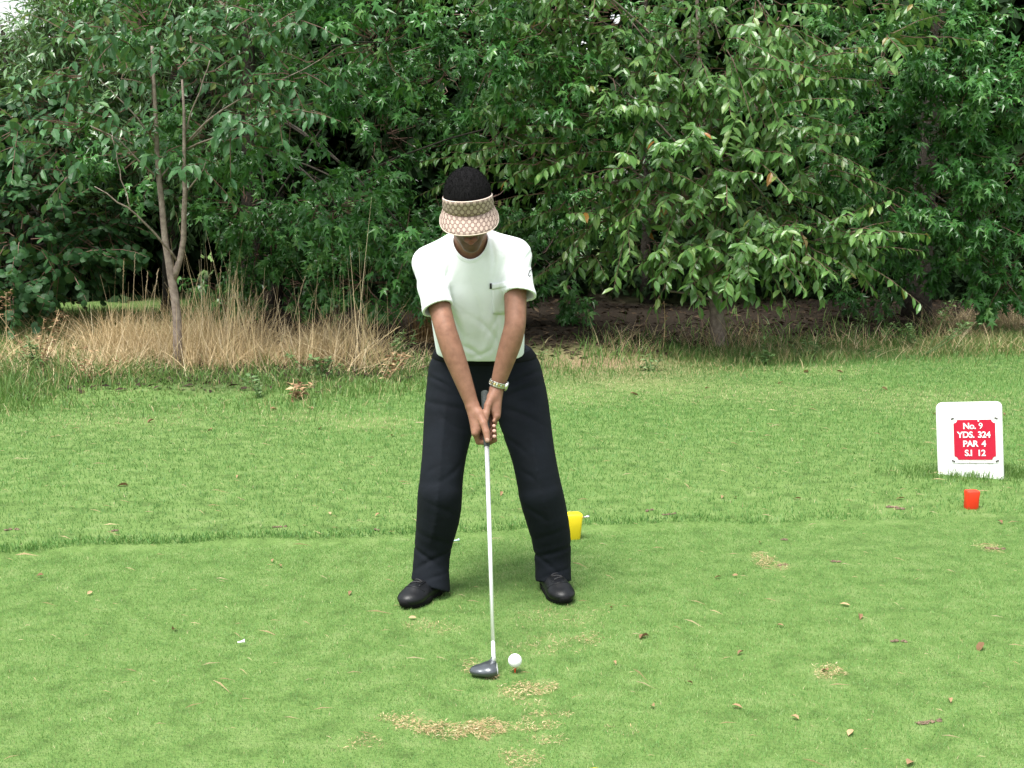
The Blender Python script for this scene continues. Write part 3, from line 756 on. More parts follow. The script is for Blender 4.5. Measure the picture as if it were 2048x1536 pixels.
weed(1078, 735, 1088, 702, 'top', 'pale green seed spike beside the dark trousers', .03, 40)
weed(640, 760, 632, 718, 'leafy', 'bushy green weed at the front of the dry grass', .06, 120, stems=6, spread=.10)
weed(805, 722, 806, 672, 'leafy', 'bushy green weed by the golfer at the end of the dry grass', .06, 120, stems=6, spread=.10)
weed(525, 795, 520, 758, 'leafy', 'small yellowish weed at the lawn edge below the dry grass', .05, 60, stems=4, spread=.07)
weed(585, 802, 590, 772, 'leafy', 'brown withered clump at the lawn edge', .06, 80, 'leaf_dry', stems=5, spread=.10)
weed(770, 762, 790, 702, 'leafy', 'dark withered dock leaning at the end of the dry grass', .06, 70, 'leaf_dry', stems=3, spread=.06)
weed(14, 700, 12, 585, 'top', 'tall dead flower stalk with knobbly head in front of the round leaved tree', .04, 70, 'leaf_dry')
weed(75, 740, 120, 625, 'leafy', 'sprawling dead brown weed beside the tall dead flower stalk', .05, 130, 'leaf_dry', stems=7, spread=.13)
weed(75, 745, 70, 690, 'leafy', 'green weed growing through the sprawling dead one', .06, 110, stems=6, spread=.12)
weed(165, 765, 190, 700, 'leafy', 'brown fallen weed heap left of the tall dry grass', .045, 120, 'leaf_dry', stems=7, spread=.14)
# the clump of hanging brown straw behind the golfer's elbow
bs = gpt(845, 690)
N = 420
a = rng.uniform(0, 6.28, N); x = bs[0] + rng.normal(.06, .08, N); y = bs[1] + .3 + rng.normal(0, .06, N)
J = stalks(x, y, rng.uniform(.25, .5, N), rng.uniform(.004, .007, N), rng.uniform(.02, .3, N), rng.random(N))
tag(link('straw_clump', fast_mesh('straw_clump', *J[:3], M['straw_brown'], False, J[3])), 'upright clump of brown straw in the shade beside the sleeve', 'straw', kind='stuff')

# leaf litter under the trees
N = 7000
x = rng.uniform(-4.5, 8, N); y = edge_y(x) + .35 + rng.gamma(1.5, 1.6, N)
P = np.stack([x, y, gz(x, y) + .012], 1)
a = rng.uniform(0, 6.28, N); D = np.stack([np.cos(a), np.sin(a), rng.normal(0, .25, N)], 1)
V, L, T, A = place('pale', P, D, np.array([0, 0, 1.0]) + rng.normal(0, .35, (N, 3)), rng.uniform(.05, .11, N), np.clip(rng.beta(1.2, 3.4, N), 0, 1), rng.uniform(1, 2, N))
M['litter'] = mat_leaf('litter', [(0, (.022, .015, .009)), (.4, (.05, .034, .021)), (.8, (.12, .085, .052)), (1, (.22, .16, .1))], .85, .05, .2, tcol=(.1, .06, .03))  # fallen leaf browns, darkened to carry the shade under the trees
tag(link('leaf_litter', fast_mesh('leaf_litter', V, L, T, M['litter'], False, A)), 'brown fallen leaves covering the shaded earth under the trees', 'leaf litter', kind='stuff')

# loose straw clippings on the mown grass
N = 700
x, y = field(N, 2.9, 8.5, .1)
a = rng.normal(0, .6, N)
ln = rng.gamma(2.2, .012, N) + .01
P = np.stack([x, y, gz(x, y) + .016], 1); D = np.stack([np.cos(a), np.sin(a), rng.normal(0, .15, N)], 1)
V, L, T, A = place('pale', P, D, np.array([0, 0, 1.0]) + rng.normal(0, .2, (N, 3)), ln, rng.uniform(.55, 1, N), np.minimum(1, .0016 / (ln * .28)))
tag(link('straw_clippings', fast_mesh('straw_clippings', V, L, T, M['straw'], False, A)), 'loose straw clippings strewn over the mown grass', 'clippings', kind='stuff')

# dead grass lying in the divots and worn places
DX, DY = [], []
for cx, cy, rx_, ry_, sl_, s_ in WORN:
    if cy > 5.2: continue
    N = int(min(2200, 60000 * s_ * rx_ * ry_ * 3.2))
    a = rng.uniform(-1.2, 1.2, N) * rx_; DX.append(cx + a); DY.append(cy + a * sl_ + rng.uniform(-1.2, 1.2, N) * ry_)
x, y = np.concatenate(DX), np.concatenate(DY); k = rng.random(len(x)) < worn(x, y) * 1.2; x, y = x[k], y[k]; N = len(x)
a = rng.normal(0, .9, N); P = np.stack([x, y, gz(x, y) + rng.uniform(.002, .012, N)], 1); D = np.stack([np.cos(a), np.sin(a), rng.normal(.1, .3, N)], 1)
V, L, T, A = place('pale', P, D, np.array([0, 0, 1.0]) + rng.normal(0, .4, (N, 3)), rng.uniform(.006, .017, N), np.clip(rng.normal(.4, .3, N), 0, 1), rng.uniform(.35, .7, N))
tag(link('dead_turf', fast_mesh('dead_turf', V, L, T, M['straw'], False, A)), 'dead tan grass lying in the divots of the tee', 'dead grass', kind='stuff')

# dry leaves and soil crumbs lying singly on the lawn
lv = []
for q in range(5):
    TV, TF = LEAF['cherry']; mv = TV.copy(); mv[:, 2] = mv[:, 2] * rng.uniform(.5, 2) + .35 * np.abs(mv[:, 0]) * rng.uniform(0, 1.6); mv[:, 1] -= .5
    lv.append(fast_mesh('dry_leaf', mv, np.concatenate([np.array(f) for f in TF]), [len(f) for f in TF], M['leaf_dry'], False, np.full(len(TV), .35 + .13 * q)))
spots = [(1287, 1277, .05), (348, 1262, .035), (1475, 1418, .035), (1305, 1417, .03), (1222, 1219, .025), (246, 973, .06), (1003, 990, .035), (785, 873, .05), (475, 956, .03), (1690, 1213, .04), (1720, 1237, .04), (1595, 1000, .04), (1800, 1000, .05),
         (1445, 997, .04), (1470, 997, .035), (2000, 1047, .04), (1435, 1158, .03), (1470, 1155, .025), (1520, 1088, .03), (1612, 745, .09), (1680, 745, .06), (560, 1135, .03), (545, 1125, .025), (755, 1033, .03), (660, 1030, .03), (300, 845, .06), (420, 862, .05),
         (620, 818, .07), (548, 820, .06), (825, 1240, .03), (1960, 1300, .05), (1650, 1345, .04), (1820, 1530, .05), (1590, 1440, .03), (1870, 830, .05), (2010, 830, .05), (1270, 790, .08), (1415, 778, .06), (1230, 1330, .02), (180, 1190, .03), (80, 1155, .03), (700, 1190, .03), (1560, 1255, .03),
         (1900, 1405, .03), (1700, 1470, .04), (1480, 1310, .03), (1380, 1370, .025), (640, 860, .05), (1770, 780, .06), (1560, 768, .06)]
for q, (u, v, s) in enumerate(spots):
    p_ = gpt(u, v); o_ = bpy.data.objects.new('dry_leaf', lv[q % 5]); COL.objects.link(o_)
    o_.location = (p_[0], p_[1], p_[2] + .011); o_.rotation_euler = (rng.normal(0, .25), rng.normal(0, .25), rng.uniform(0, 6.28)); o_.scale = (s * .95,) * 3
    tag(o_, 'small curled dry leaf lying on the mown grass', 'leaf', 'dry leaves on the lawn')

M['soil'] = mat_noise('soil', [(.3, (.08, .055, .035)), (.7, (.24, .17, .115))], 60, .95, 5, 120, .6, .004)
def lump(r, n=7, seed=0):
    g = np.random.default_rng(seed); V = []; F = []
    for i in range(n + 1):
        th = math.pi / 2 * i / n
        for j in range(9):
            ph = 2 * math.pi * j / 9; rr = r * (1 + g.normal(0, .22))
            V.append((rr * math.cos(th) * math.cos(ph), rr * .75 * math.cos(th) * math.sin(ph), rr * .55 * math.sin(th) - .003))
    for i in range(n):
        for j in range(9):
            F.append((i * 9 + j, i * 9 + (j + 1) % 9, (i + 1) * 9 + (j + 1) % 9, (i + 1) * 9 + j))
    return V, F
sl = []
for q in range(4):
    mb = MB()
    for j in range(5):
        V_, F_ = lump(.016, 4, q * 7 + j); off = np.array([rng.normal(0, .025), rng.normal(0, .012), 0]) * (j > 0)
        mb.add(np.array(V_) + off, F_)
    sl.append(mb.mesh('soil_crumbs', M['soil'], False))
for q, (u, v, s) in enumerate(((1792, 1283, .8), (1852, 1447, .9), (1668, 1124, .8), (1568, 1080, .7), (1560, 1131, .7), (1985, 1098, .9), (1780, 1015, 1.1), (1800, 1018, .9), (1295, 1022, .8), (1335, 1030, .8), (752, 1060, .6), (230, 1062, .7), (20, 1060, .9), (555, 1055, .7))):
    p_ = gpt(u, v); o_ = bpy.data.objects.new('soil_crumbs', sl[q % 4]); COL.objects.link(o_)
    o_.location = (p_[0], p_[1], p_[2] + .004); o_.rotation_euler = (0, 0, rng.uniform(-.5, .5)); o_.scale = (s * .75, s * .6, s * .7)
    tag(o_, 'small dark crumbs of soil kicked up on the grass', 'soil', 'soil crumbs on the lawn')

# ------------------------------------------------------------------ tee markers and the hole's marker stone
M['yellow'] = mat_plain('yellow_paint', (.80, .62, .015), .45, var=.06, scale=12)
M['red'] = mat_plain('red_paint', (.72, .035, .01), .45, var=.08, scale=12)
M['white_stone'] = mat_noise('white_stone', [(.25, (.66, .67, .66)), (.45, (.80, .81, .80)), (.8, (.86, .87, .86))], 9, .7, 5, 80, .15, .004)
M['sign_red'] = mat_plain('sign_red', (.44, .012, .036), .75, var=.06, spec=.2)
M['white_paint'] = mat_plain('white_paint', (.82, .82, .82), .5, var=.03)
M['dark_metal'] = mat_plain('dark_metal', (.06, .055, .05), .6, var=.3)
M['peg'] = mat_plain('peg_metal', (.7, .7, .7), .3, 1, var=.1)

def rounded(wd, ht, r, n=5, x0=0, z0=0):
    pts = []
    for cx, cz, a0 in ((wd / 2 - r, ht - r, 0), (-wd / 2 + r, ht - r, 90), (-wd / 2 + r, r, 180), (wd / 2 - r, r, 270)):
        for k in range(n + 1):
            a = math.radians(a0 + 90 * k / n); pts.append((x0 + cx + r * math.cos(a), z0 + cz + r * math.sin(a)))
    return pts

def marker(u, v, hgt, wd, mat, label, yaw, tilt, name, peg=None, taper=.82, depth=None, base=None):
    b = gpt(u, v) if base is None else np.asarray(base); root = thing(name, b, label, 'tee marker')
    mb = MB(); depth = depth or wd * .8
    V = []
    for z, s in ((-.01, taper if taper < 1 else 1), (hgt * .55, .93), (hgt * .93, 1), (hgt, .93)):
        for x_, y_ in rounded(wd * s, depth * s, wd * .16, 3, 0, -depth * s / 2): V.append((x_, y_, z))
    nn = len(V) // 4
    F = [tuple(range(nn))[::-1], tuple(3 * nn + i for i in range(nn))] + [(r * nn + i, r * nn + (i + 1) % nn, (r + 1) * nn + (i + 1) % nn, (r + 1) * nn + i) for r in range(3) for i in range(nn)]
    R = (Matrix.Rotation(tilt, 3, 'Y') @ Matrix.Rotation(yaw, 3, 'Z'))
    V = np.array(V) @ np.array(R).T + b
    mb.add(V, F); o_ = link('block', mb.mesh('block', M[mat], True), root)
    bv = o_.modifiers.new('bevel', 'BEVEL'); bv.width = .004; bv.segments = 2; bv.limit_method = 'ANGLE'
    if peg:
        mb = MB(); c = b + np.array([wd * .3, 0, hgt * .80]); mb.tube([c, c + np.array([peg, -.01, .008]), c + np.array([peg + .012, -.01, .011])], [.005, .005, .007], 8)
        link('peg', mb.mesh('peg', M['peg'], True), root)
    return root
marker(1144, 1077, .112, .078, 'yellow', 'yellow tee marker block with a metal peg, standing behind the left trouser leg', .25, .03, 'tee_marker', peg=.038, depth=.06)
yb = gp(1176, 1560, .105)
marker(0, 0, .112, .078, 'yellow', 'yellow tee marker block on the near side of the tee, in front of the ball', .2, 0, 'tee_marker', base=(yb[0], yb[1] + .02, 0), depth=.06)
marker(1942, 1016, .085, .064, 'red', 'red tee marker block on the grass in front of the white stone', .1, .01, 'tee_marker', taper=.92, depth=.05)

sw = mpp(gp(1941, 955)); W_, H_ = 124 * sw, 150 * sw
root = thing('hole_marker', sg, 'white stone marker slab with a red plate giving hole number, yards and par', 'marker')
yaw = math.radians(-23); tl = math.radians(5); roll = math.radians(-5)
Rm = np.array(Matrix.Rotation(yaw, 3, 'Z') @ Matrix.Rotation(roll, 3, 'Y') @ Matrix.Rotation(-tl, 3, 'X'))
ex, ey, ez = Rm @ [1, 0, 0], Rm @ [0, 1, 0], Rm @ [0, 0, 1]
o0 = sg - ez * .03
mb = MB(); mb.prism(rounded(W_, H_ + .03, .028, 5), .07, (o0, ex, ey, ez)); bevel(link('slab', mb.mesh('slab', M['white_stone'], True), root), .008, 3)
# plate: a square with scooped corners; white border plate behind it
def scooped(wd, ht, r, cx, cz, n=4):
    pts = []
    for sx, sz, a0 in ((1, 1, 270), (-1, 1, 0), (-1, -1, 90), (1, -1, 180)):
        for k in range(n + 1):
            a = math.radians(a0 - 90 * k / n)
            pts.append((cx + sx * wd / 2 + r * math.cos(a), cz + sz * ht / 2 + r * math.sin(a)))
    return pts
pw, ph = 78 * sw, 80 * sw; pcx, pcz = 10 * sw, .03 + (955 - 879) * sw
mb = MB(); mb.prism(rounded(88 * sw, 92 * sw, .004, 3, pcx, pcz - 46 * sw), .004, (o0 - ey * .0035, ex, ey, ez)); link('plate_border', mb.mesh('plate_border', M['white_paint']), root)
mb = MB(); mb.prism(scooped(pw, ph, 7 * sw, pcx, pcz), .004, (o0 - ey * .0065, ex, ey, ez)); plate = link('plate', mb.mesh('plate', M['sign_red']), root)
for sx in (-1, 1):
    for sz in (-1, 1):
        c = o0 - ey * .0045 + ex * (pcx + sx * 41 * sw) + ez * (pcz + sz * 42.5 * sw)
        mb = MB(); mb.box(c, 3.2 * sw, .0015, 1.5 * sw, Rm @ np.array(Matrix.Rotation(.35 * sx * sz, 3, 'Y'))); link('screw', mb.mesh('screw', M['dark_metal']), root)
c = o0 - ey * .0045 + ex * (pcx) + ez * (pcz - 46.5 * sw)
mb = MB()
for k in range(16):
    mb.box(c + ex * ((k - 7.5) * 4.2 * sw) + ez * (rng.normal(0, .25) * sw), rng.uniform(.8, 2.2) * sw, .001, rng.uniform(.15, .5) * sw, Rm)
link('dirt_line', mb.mesh('dirt_line', M['soil']), root)

def letters(txt, cx, cz, size, mat, parent, name='lettering', stretch=1.0):
    cu = bpy.data.curves.new('txt', 'FONT'); cu.body = txt; cu.size = size; cu.align_x = 'CENTER'; cu.align_y = 'CENTER'; cu.offset = size * (.0 if txt == '9' else .022); cu.extrude = .0012; cu.space_character = .95; cu.space_word = .8
    t_ = bpy.data.objects.new('txt', cu); COL.objects.link(t_)
    dg = bpy.context.evaluated_depsgraph_get(); me = bpy.data.meshes.new_from_object(t_.evaluated_get(dg)); bpy.data.objects.remove(t_)
    V = np.empty(len(me.vertices) * 3, np.float32); me.vertices.foreach_get('co', V); V = V.reshape(-1, 3)
    Wd = (o0 - ey * .0072)[None] + np.outer(V[:, 0] * stretch + cx, ex) + np.outer(V[:, 1] + cz, ez) - np.outer(V[:, 2], ey)
    me.vertices.foreach_set('co', Wd.astype(np.float32).ravel()); me.materials.clear(); me.materials.append(mat); me.update()
    return link(name, me, parent)
for txt, dx, dz in (('No.', -8, 27), ('9', 13, 27), ('YDS.', -15, 9.5), ('324', 19, 9.5), ('PAR', -7, -8.5), ('4', 18, -8.5), ('S.I', -11, -27), ('12', 13, -27)):
    letters(txt, pcx + sw * (dx - 1), pcz + dz * sw, 17 * sw, M['white_paint'], root, 'lettering', .98)
# the plate's nick above the 9
mb = MB(); mb.box(o0 - ey * .0072 + ex * (pcx + 8 * sw) + ez * (pcz + 38.2 * sw), 1.3 * sw, .0012, 2 * sw, Rm); link('nick', mb.mesh('nick', M['white_paint']), root)

# broken white tee peg lying on the grass
q = gpt(483, 1294); mb = MB(); mb.tube([q + [-.012, 0, .016], q + [.0, 0, .018], q + [.006, .002, .019], q + [.011, .003, .02]], [.003, .003, .0045, .007], 10)
tag(link('broken_tee', mb.mesh('broken_tee', M['white_paint'], True)), 'stub of a broken white tee peg lying on the grass', 'tee')
q = gpt(912, 1089); mb = MB(); mb.tube([q + [-.016, 0, .016], q + [.0, 0, .018], q + [.008, .002, .019], q + [.014, .003, .021]], [.0025, .0025, .004, .006], 10)
tag(link('broken_tee', mb.mesh('broken_tee', mat_plain('pale_blue', (.45, .62, .66), .5), True)), 'stub of a pale blue tee peg lying between the golfer\'s feet at the tee edge', 'tee')

# ------------------------------------------------------------------ smooth solid modelling: distance fields to surfaces
class Field:
    def __init__(s, lo, hi, h):
        s.lo = np.asarray(lo, float); s.h = h; s.n = np.ceil((np.asarray(hi) - s.lo) / h).astype(int) + 1
        s.F = np.full(s.n, .5, np.float32)
        s.ax = [(s.lo[k] + h * np.arange(s.n[k])).astype(np.float32) for k in range(3)]
    def sub(s, lo, hi):
        sl = tuple(slice(int(max(0, math.floor((lo[k] - s.lo[k]) / s.h))), int(min(s.n[k], math.ceil((hi[k] - s.lo[k]) / s.h) + 1))) for k in range(3))
        return sl, s.ax[0][sl[0]][:, None, None], s.ax[1][sl[1]][None, :, None], s.ax[2][sl[2]][None, None, :]
    def put(s, sl, d, k, op='add'):
        a = s.F[sl]
        if op == 'add':
            if k <= 0: s.F[sl] = np.minimum(a, d); return
            t = np.clip(.5 + .5 * (d - a) / k, 0, 1); s.F[sl] = d + (a - d) * t - k * t * (1 - t)
        else:  # cut
            d = -d
            if k <= 0: s.F[sl] = np.maximum(a, d); return
            t = np.clip(.5 - .5 * (d - a) / k, 0, 1); s.F[sl] = d + (a - d) * t + k * t * (1 - t)
    def cone(s, a, b, ra, rb, k=.01, op='add'):
        a = np.asarray(a, float); b = np.asarray(b, float); m_ = max(ra, rb) + k + .012
        sl, X, Y, Z = s.sub(np.minimum(a, b) - m_, np.maximum(a, b) + m_)
        ab = b - a; L = max(1e-9, float(ab @ ab))
        px, py, pz = X - a[0], Y - a[1], Z - a[2]
        t = np.clip((px * ab[0] + py * ab[1] + pz * ab[2]) / L, 0, 1)
        d = np.sqrt((px - t * ab[0]) ** 2 + (py - t * ab[1]) ** 2 + (pz - t * ab[2]) ** 2) - (ra + (rb - ra) * t)
        s.put(sl, d.astype(np.float32), k, op)
    def chain(s, P, R, k=.01):
        for i in range(len(P) - 1): s.cone(P[i], P[i + 1], R[i], R[i + 1], k if i else k)
    def limb(s, P, R, k=.004, n=36, sm=2.0):
        P = np.asarray(P, float); R = np.asarray(R, float)
        cum = np.concatenate([[0], np.cumsum(np.linalg.norm(np.diff(P, axis=0), axis=1))]); t = np.linspace(0, cum[-1], n)
        A = np.stack([np.interp(t, cum, P[:, j]) for j in range(3)] + [np.interp(t, cum, R)], 1)
        w_ = np.exp(-.5 * (np.arange(-6, 7) / sm) ** 2); w_ /= w_.sum(); Q = np.pad(A, ((6, 6), (0, 0)), mode='reflect', reflect_type='odd')
        A = np.stack([np.convolve(Q[:, j], w_, 'valid') for j in range(4)], 1)
        for i in range(n - 1): s.cone(A[i, :3], A[i + 1, :3], A[i, 3], A[i + 1, 3], k)
    def ell(s, c, r, B=None, k=.01, op='add'):
        c = np.asarray(c, float); r = np.asarray(r, float); B = np.eye(3) if B is None else np.asarray(B, float)  # rows of B = local axes
        ext = np.sqrt(((B * r[:, None]) ** 2).sum(0)) + k + .012
        sl, X, Y, Z = s.sub(c - ext, c + ext)
        px, py, pz = X - c[0], Y - c[1], Z - c[2]; k0 = 0; k1 = 0
        for i in range(3):
            q = px * B[i][0] + py * B[i][1] + pz * B[i][2]
            k0 = k0 + (q / r[i]) ** 2; k1 = k1 + (q / r[i] ** 2) ** 2
        k0 = np.sqrt(k0); d = k0 * (k0 - 1) / np.maximum(np.sqrt(k1), 1e-6)
        s.put(sl, d.astype(np.float32), k, op)
    def grid(s): return s.ax[0][:, None, None], s.ax[1][None, :, None], s.ax[2][None, None, :]
    def sample(s, p):
        q = (np.asarray(p) - s.lo) / s.h; i = np.clip(np.floor(q).astype(int), 0, s.n - 2); f = q - i; v = 0
        for dx in (0, 1):
            for dy in (0, 1):
                for dz in (0, 1):
                    v += s.F[i[0] + dx, i[1] + dy, i[2] + dz] * (f[0] if dx else 1 - f[0]) * (f[1] if dy else 1 - f[1]) * (f[2] if dz else 1 - f[2])
        return v
    def surface(s, smooth=2):
        F = s.F; neg = F < 0; n = F.shape
        c = np.zeros([q - 1 for q in n], np.uint8)
        for dx in (0, 1):
            for dy in (0, 1):
                for dz in (0, 1):
                    c += neg[dx:n[0] - 1 + dx, dy:n[1] - 1 + dy, dz:n[2] - 1 + dz]
        I = np.argwhere((c > 0) & (c < 8)); vid = np.full(c.shape, -1, np.int32); vid[tuple(I.T)] = np.arange(len(I))
        acc = np.zeros((len(I), 3)); cnt = np.zeros(len(I))
        cor = [(x_, y_, z_) for x_ in (0, 1) for y_ in (0, 1) for z_ in (0, 1)]
        for A in cor:
            for ax in range(3):
                if A[ax]: continue
                Bq = list(A); Bq[ax] = 1
                fa = F[I[:, 0] + A[0], I[:, 1] + A[1], I[:, 2] + A[2]]; fb = F[I[:, 0] + Bq[0], I[:, 1] + Bq[1], I[:, 2] + Bq[2]]
                cr = (fa < 0) != (fb < 0); t = np.where(cr, fa / np.where(cr, fa - fb, 1), 0)
                pt = np.tile(np.array(A, float), (len(I), 1)); pt[:, ax] = t
                acc[cr] += pt[cr]; cnt[cr] += 1
        V = s.lo + (I + acc / cnt[:, None]) * s.h
        Q = []
        for ax in range(3):
            o1, o2 = [(1, 2), (2, 0), (0, 1)][ax]
            sa = [slice(None)] * 3; sb_ = [slice(None)] * 3; sa[ax] = slice(0, n[ax] - 1); sb_[ax] = slice(1, n[ax])
            ch = neg[tuple(sa)] != neg[tuple(sb_)]
            E = np.argwhere(ch); ok = (E[:, o1] > 0) & (E[:, o2] > 0) & (E[:, o1] < n[o1] - 1) & (E[:, o2] < n[o2] - 1); E = E[ok]
            def cid(d1, d2):
                J = E.copy(); J[:, o1] -= d1; J[:, o2] -= d2; return vid[J[:, 0], J[:, 1], J[:, 2]]
            q4 = np.stack([cid(1, 1), cid(0, 1), cid(0, 0), cid(1, 0)], 1)
            fl = ~neg[E[:, 0], E[:, 1], E[:, 2]]; q4[fl] = q4[fl][:, ::-1]; Q.append(q4)
        Q = np.concatenate(Q)
        e = np.concatenate([Q[:, [0, 1]], Q[:, [1, 2]], Q[:, [2, 3]], Q[:, [3, 0]]])
        for _ in range(smooth):
            sm = np.zeros_like(V); ct = np.zeros(len(V))
            for k in range(3):
                sm[:, k] = np.bincount(e[:, 0], V[e[:, 1], k], len(V)) + np.bincount(e[:, 1], V[e[:, 0], k], len(V))
            ct = np.bincount(e[:, 0], minlength=len(V)) + np.bincount(e[:, 1], minlength=len(V))
            V = V * .45 + .55 * sm / np.maximum(ct, 1)[:, None]
        return V, Q

def fmesh(name, fld, mat, smooth=2, cols=None):
    V, Q = fld.surface(smooth)
    return fast_mesh(name, V, Q, np.full(len(Q), 4), mat, True, cols=None if cols is None else cols(V)), V, Q

# ------------------------------------------------------------------ the golfer
# joints (from the picture's outline; depth from where the feet stand and how far he bends)
SH_R, SH_L = at(857, 526, 4.40), at(1030, 510, 4.40)
EL_R, EL_L = at(891, 660, 4.26), at(1031, 650, 4.27)
NECK = at(943, 478, 4.40)
CHEST = at(950, 575, 4.45)
PELV = at(965, 735, 4.62)
TOE_R, TOE_L = gp(803, 1221), gp(1130, 1214)
HEAD_C = at(936, 407, 4.235)

# club axis
HOS = at(987, 1316, 3.70); BUTT = at(970, 783, 4.30)
cd_ = nrm(HOS - BUTT); cx_ = nrm(np.array([1.0, 0, 0]) - cd_ * cd_[0]); cn_ = np.cross(cx_, cd_)
if cn_[1] > 0: cn_ = -cn_
def hp(a, x, n): return BUTT + cd_ * a + cx_ * x + cn_ * n

# head frame
ph, yw, rl = math.radians(37), math.radians(5), math.radians(5)
hF = np.array([math.sin(yw) * math.cos(ph), -math.cos(yw) * math.cos(ph), -math.sin(ph)])
hX = nrm(np.cross(np.array([0, 0, 1.0]), -hF) * -1)       # his left, towards +X
hX = nrm(np.cross(hF, np.array([0, 0, 1.0]))); hX = hX if hX[0] > 0 else -hX
hU = np.cross(hX, hF); hU = hU if hU[2] > 0 else -hU
_c, _s = math.cos(rl), math.sin(rl)
hX, hU = hX * _c + hU * _s, hU * _c - hX * _s
HB = np.array([hX, hF, hU])
def hl(x, f, u): return HEAD_C + hX * x + hF * f + hU * u

M['skin'], n, p, o = new_mat('skin')
ac = n.nodes.new('ShaderNodeAttribute'); ac.attribute_name = 'tone'
t = noise(n, 38, 5, .65); r = ramp(n, [(.28, (.76, .72, .70)), (.72, (1.18, 1.2, 1.2))]); n.links.new(t.outputs['Fac'], r.inputs['Fac'])
mx = n.nodes.new('ShaderNodeMixRGB'); mx.blend_type = 'MULTIPLY'; mx.inputs['Fac'].default_value = 1
n.links.new(ac.outputs['Color'], mx.inputs['Color1']); n.links.new(r.outputs[0], mx.inputs['Color2']); n.links.new(mx.outputs[0], p.inputs['Base Color'])
p.inputs['Roughness'].default_value = .58; p.inputs['Specular IOR Level'].default_value = .35
p.inputs['Subsurface Weight'].default_value = .12; p.inputs['Subsurface Radius'].default_value = (.012, .005, .003); p.inputs['Subsurface Scale'].default_value = .5
t = noise(n, 350, 2); bump(n, p, t.outputs['Fac'], .15, .002)

person = thing('person', ((TOE_R[0] + TOE_L[0]) / 2, 4.45, 0), 'person in white t-shirt and dark trousers bending over a golf club at the ball', 'person')

W_R, W_L = hp(.066, -.047, .034), hp(.002, .041, .026)
B = Field((-.52, 3.95, .30), (.32, 4.85, 1.58), .0035)
# trunk, hips and legs (inside the clothes), arms, neck
B.chain([PELV + [0, .01, 0], (PELV + CHEST) / 2, CHEST + [0, .01, 0], NECK + [0, .02, -.05]], [.095, .085, .090, .06], .03)
for sx in (-1, 1): B.cone(CHEST + [sx * .05, .015, 0], PELV + [sx * .05, .01, .02], .075, .08, .03)
B.cone(SH_R + [.02, .02, -.005], SH_L + [-.02, .02, -.005], .046, .046, .03)
B.cone(NECK + [0, .02, -.035], SH_R, .043, .040, .03); B.cone(NECK + [0, .02, -.035], SH_L, .043, .040, .03)
B.limb([SH_R, SH_R * .5 + EL_R * .5, EL_R, EL_R * .72 + W_R * .28 + [-.002, 0, 0], EL_R * .4 + W_R * .6, W_R], [.044, .039, .0365, .0385, .0325, .0235], .002, 40, 1.6)
B.limb([SH_L, SH_L * .5 + EL_L * .5, EL_L, EL_L * .72 + W_L * .28 + [.002, 0, 0], EL_L * .4 + W_L * .6, W_L], [.044, .039, .0360, .0380, .0325, .0235], .002, 40, 1.6)
LEGS = {
    'R': [(912, 745, 4.61, 55), (905, 800, 4.57, 55), (897, 850, 4.52, 50), (886, 925, 4.44, 42), (880, 985, 4.41, 44), (878, 1030, 4.43, 44), (868, 1080, 4.47, 38), (862, 1115, 4.48, 34), (861, 1150, 4.445, 37), (860, 1190, 4.425, 41)],
    'L': [(1028, 745, 4.61, 55), (1041, 800, 4.57, 56), (1052, 850, 4.52, 50), (1069, 920, 4.45, 42), (1081, 985, 4.44, 44), (1095, 1040, 4.47, 42), (1105, 1085, 4.51, 38), (1106, 1120, 4.525, 35), (1106, 1150, 4.50, 35), (1107, 1185, 4.485, 37)]}
for sd in 'RL':
    P_ = [at(*q[:3]) for q in LEGS[sd]]; R_ = [q[3] * mpp(pp) for q, pp in zip(LEGS[sd], P_)]
    B.chain(P_[:3], [rr * .68 for rr in R_[:3]], .01)
# hands: metacarpals from the wrist to each knuckle, then three bones to each fingertip
def hand(sg_, Wp, alist, da, thumb, r0):
    K = []
    for i, a in enumerate(alist):
        k_ = hp(a - da, sg_ * (.037 + .004 * (i == 3)), .006 - .004 * i); K.append(k_)
        B.cone(Wp + (k_ - Wp) * .12 + cd_ * 0, k_, .0165, .0125, .012)
    B.cone(K[0], K[3], .011, .010, .010)
    for i, a in enumerate(alist):
        rr = r0[i]
        B.chain([K[i], hp(a + .002, sg_ * .028, -.024), hp(a + .004, -sg_ * .008, -.028), hp(a + .003, -sg_ * .027, -.012), hp(a + .001, -sg_ * .027, .008)], [rr * 1.1, rr, rr * .97, rr * .93, rr * .8], .003)
    B.cone(Wp * .7 + hp(*thumb[0]) * .3, hp(*thumb[0]), .018, .0165, .012)
    B.cone(hp(*thumb[0]), hp(alist[1] - .01, sg_ * .026, .012), .0155, .014, .012)
    B.chain([hp(*q) for q in thumb], [.0155, .0128, .0118, .0098], .004)
hand(-1, W_R, [.182, .161, .141, .122], .016, [(.105, -.024, .033), (.145, -.008, .037), (.176, .0, .031), (.204, .003, .024)], [.0102, .0102, .0096, .0086])
hand(1, W_L, [.112, .092, .073, .055], .010, [(.040, .024, .030), (.075, .008, .034), (.104, .002, .029), (.128, -.002, .022)], [.0102, .0102, .0096, .0086])
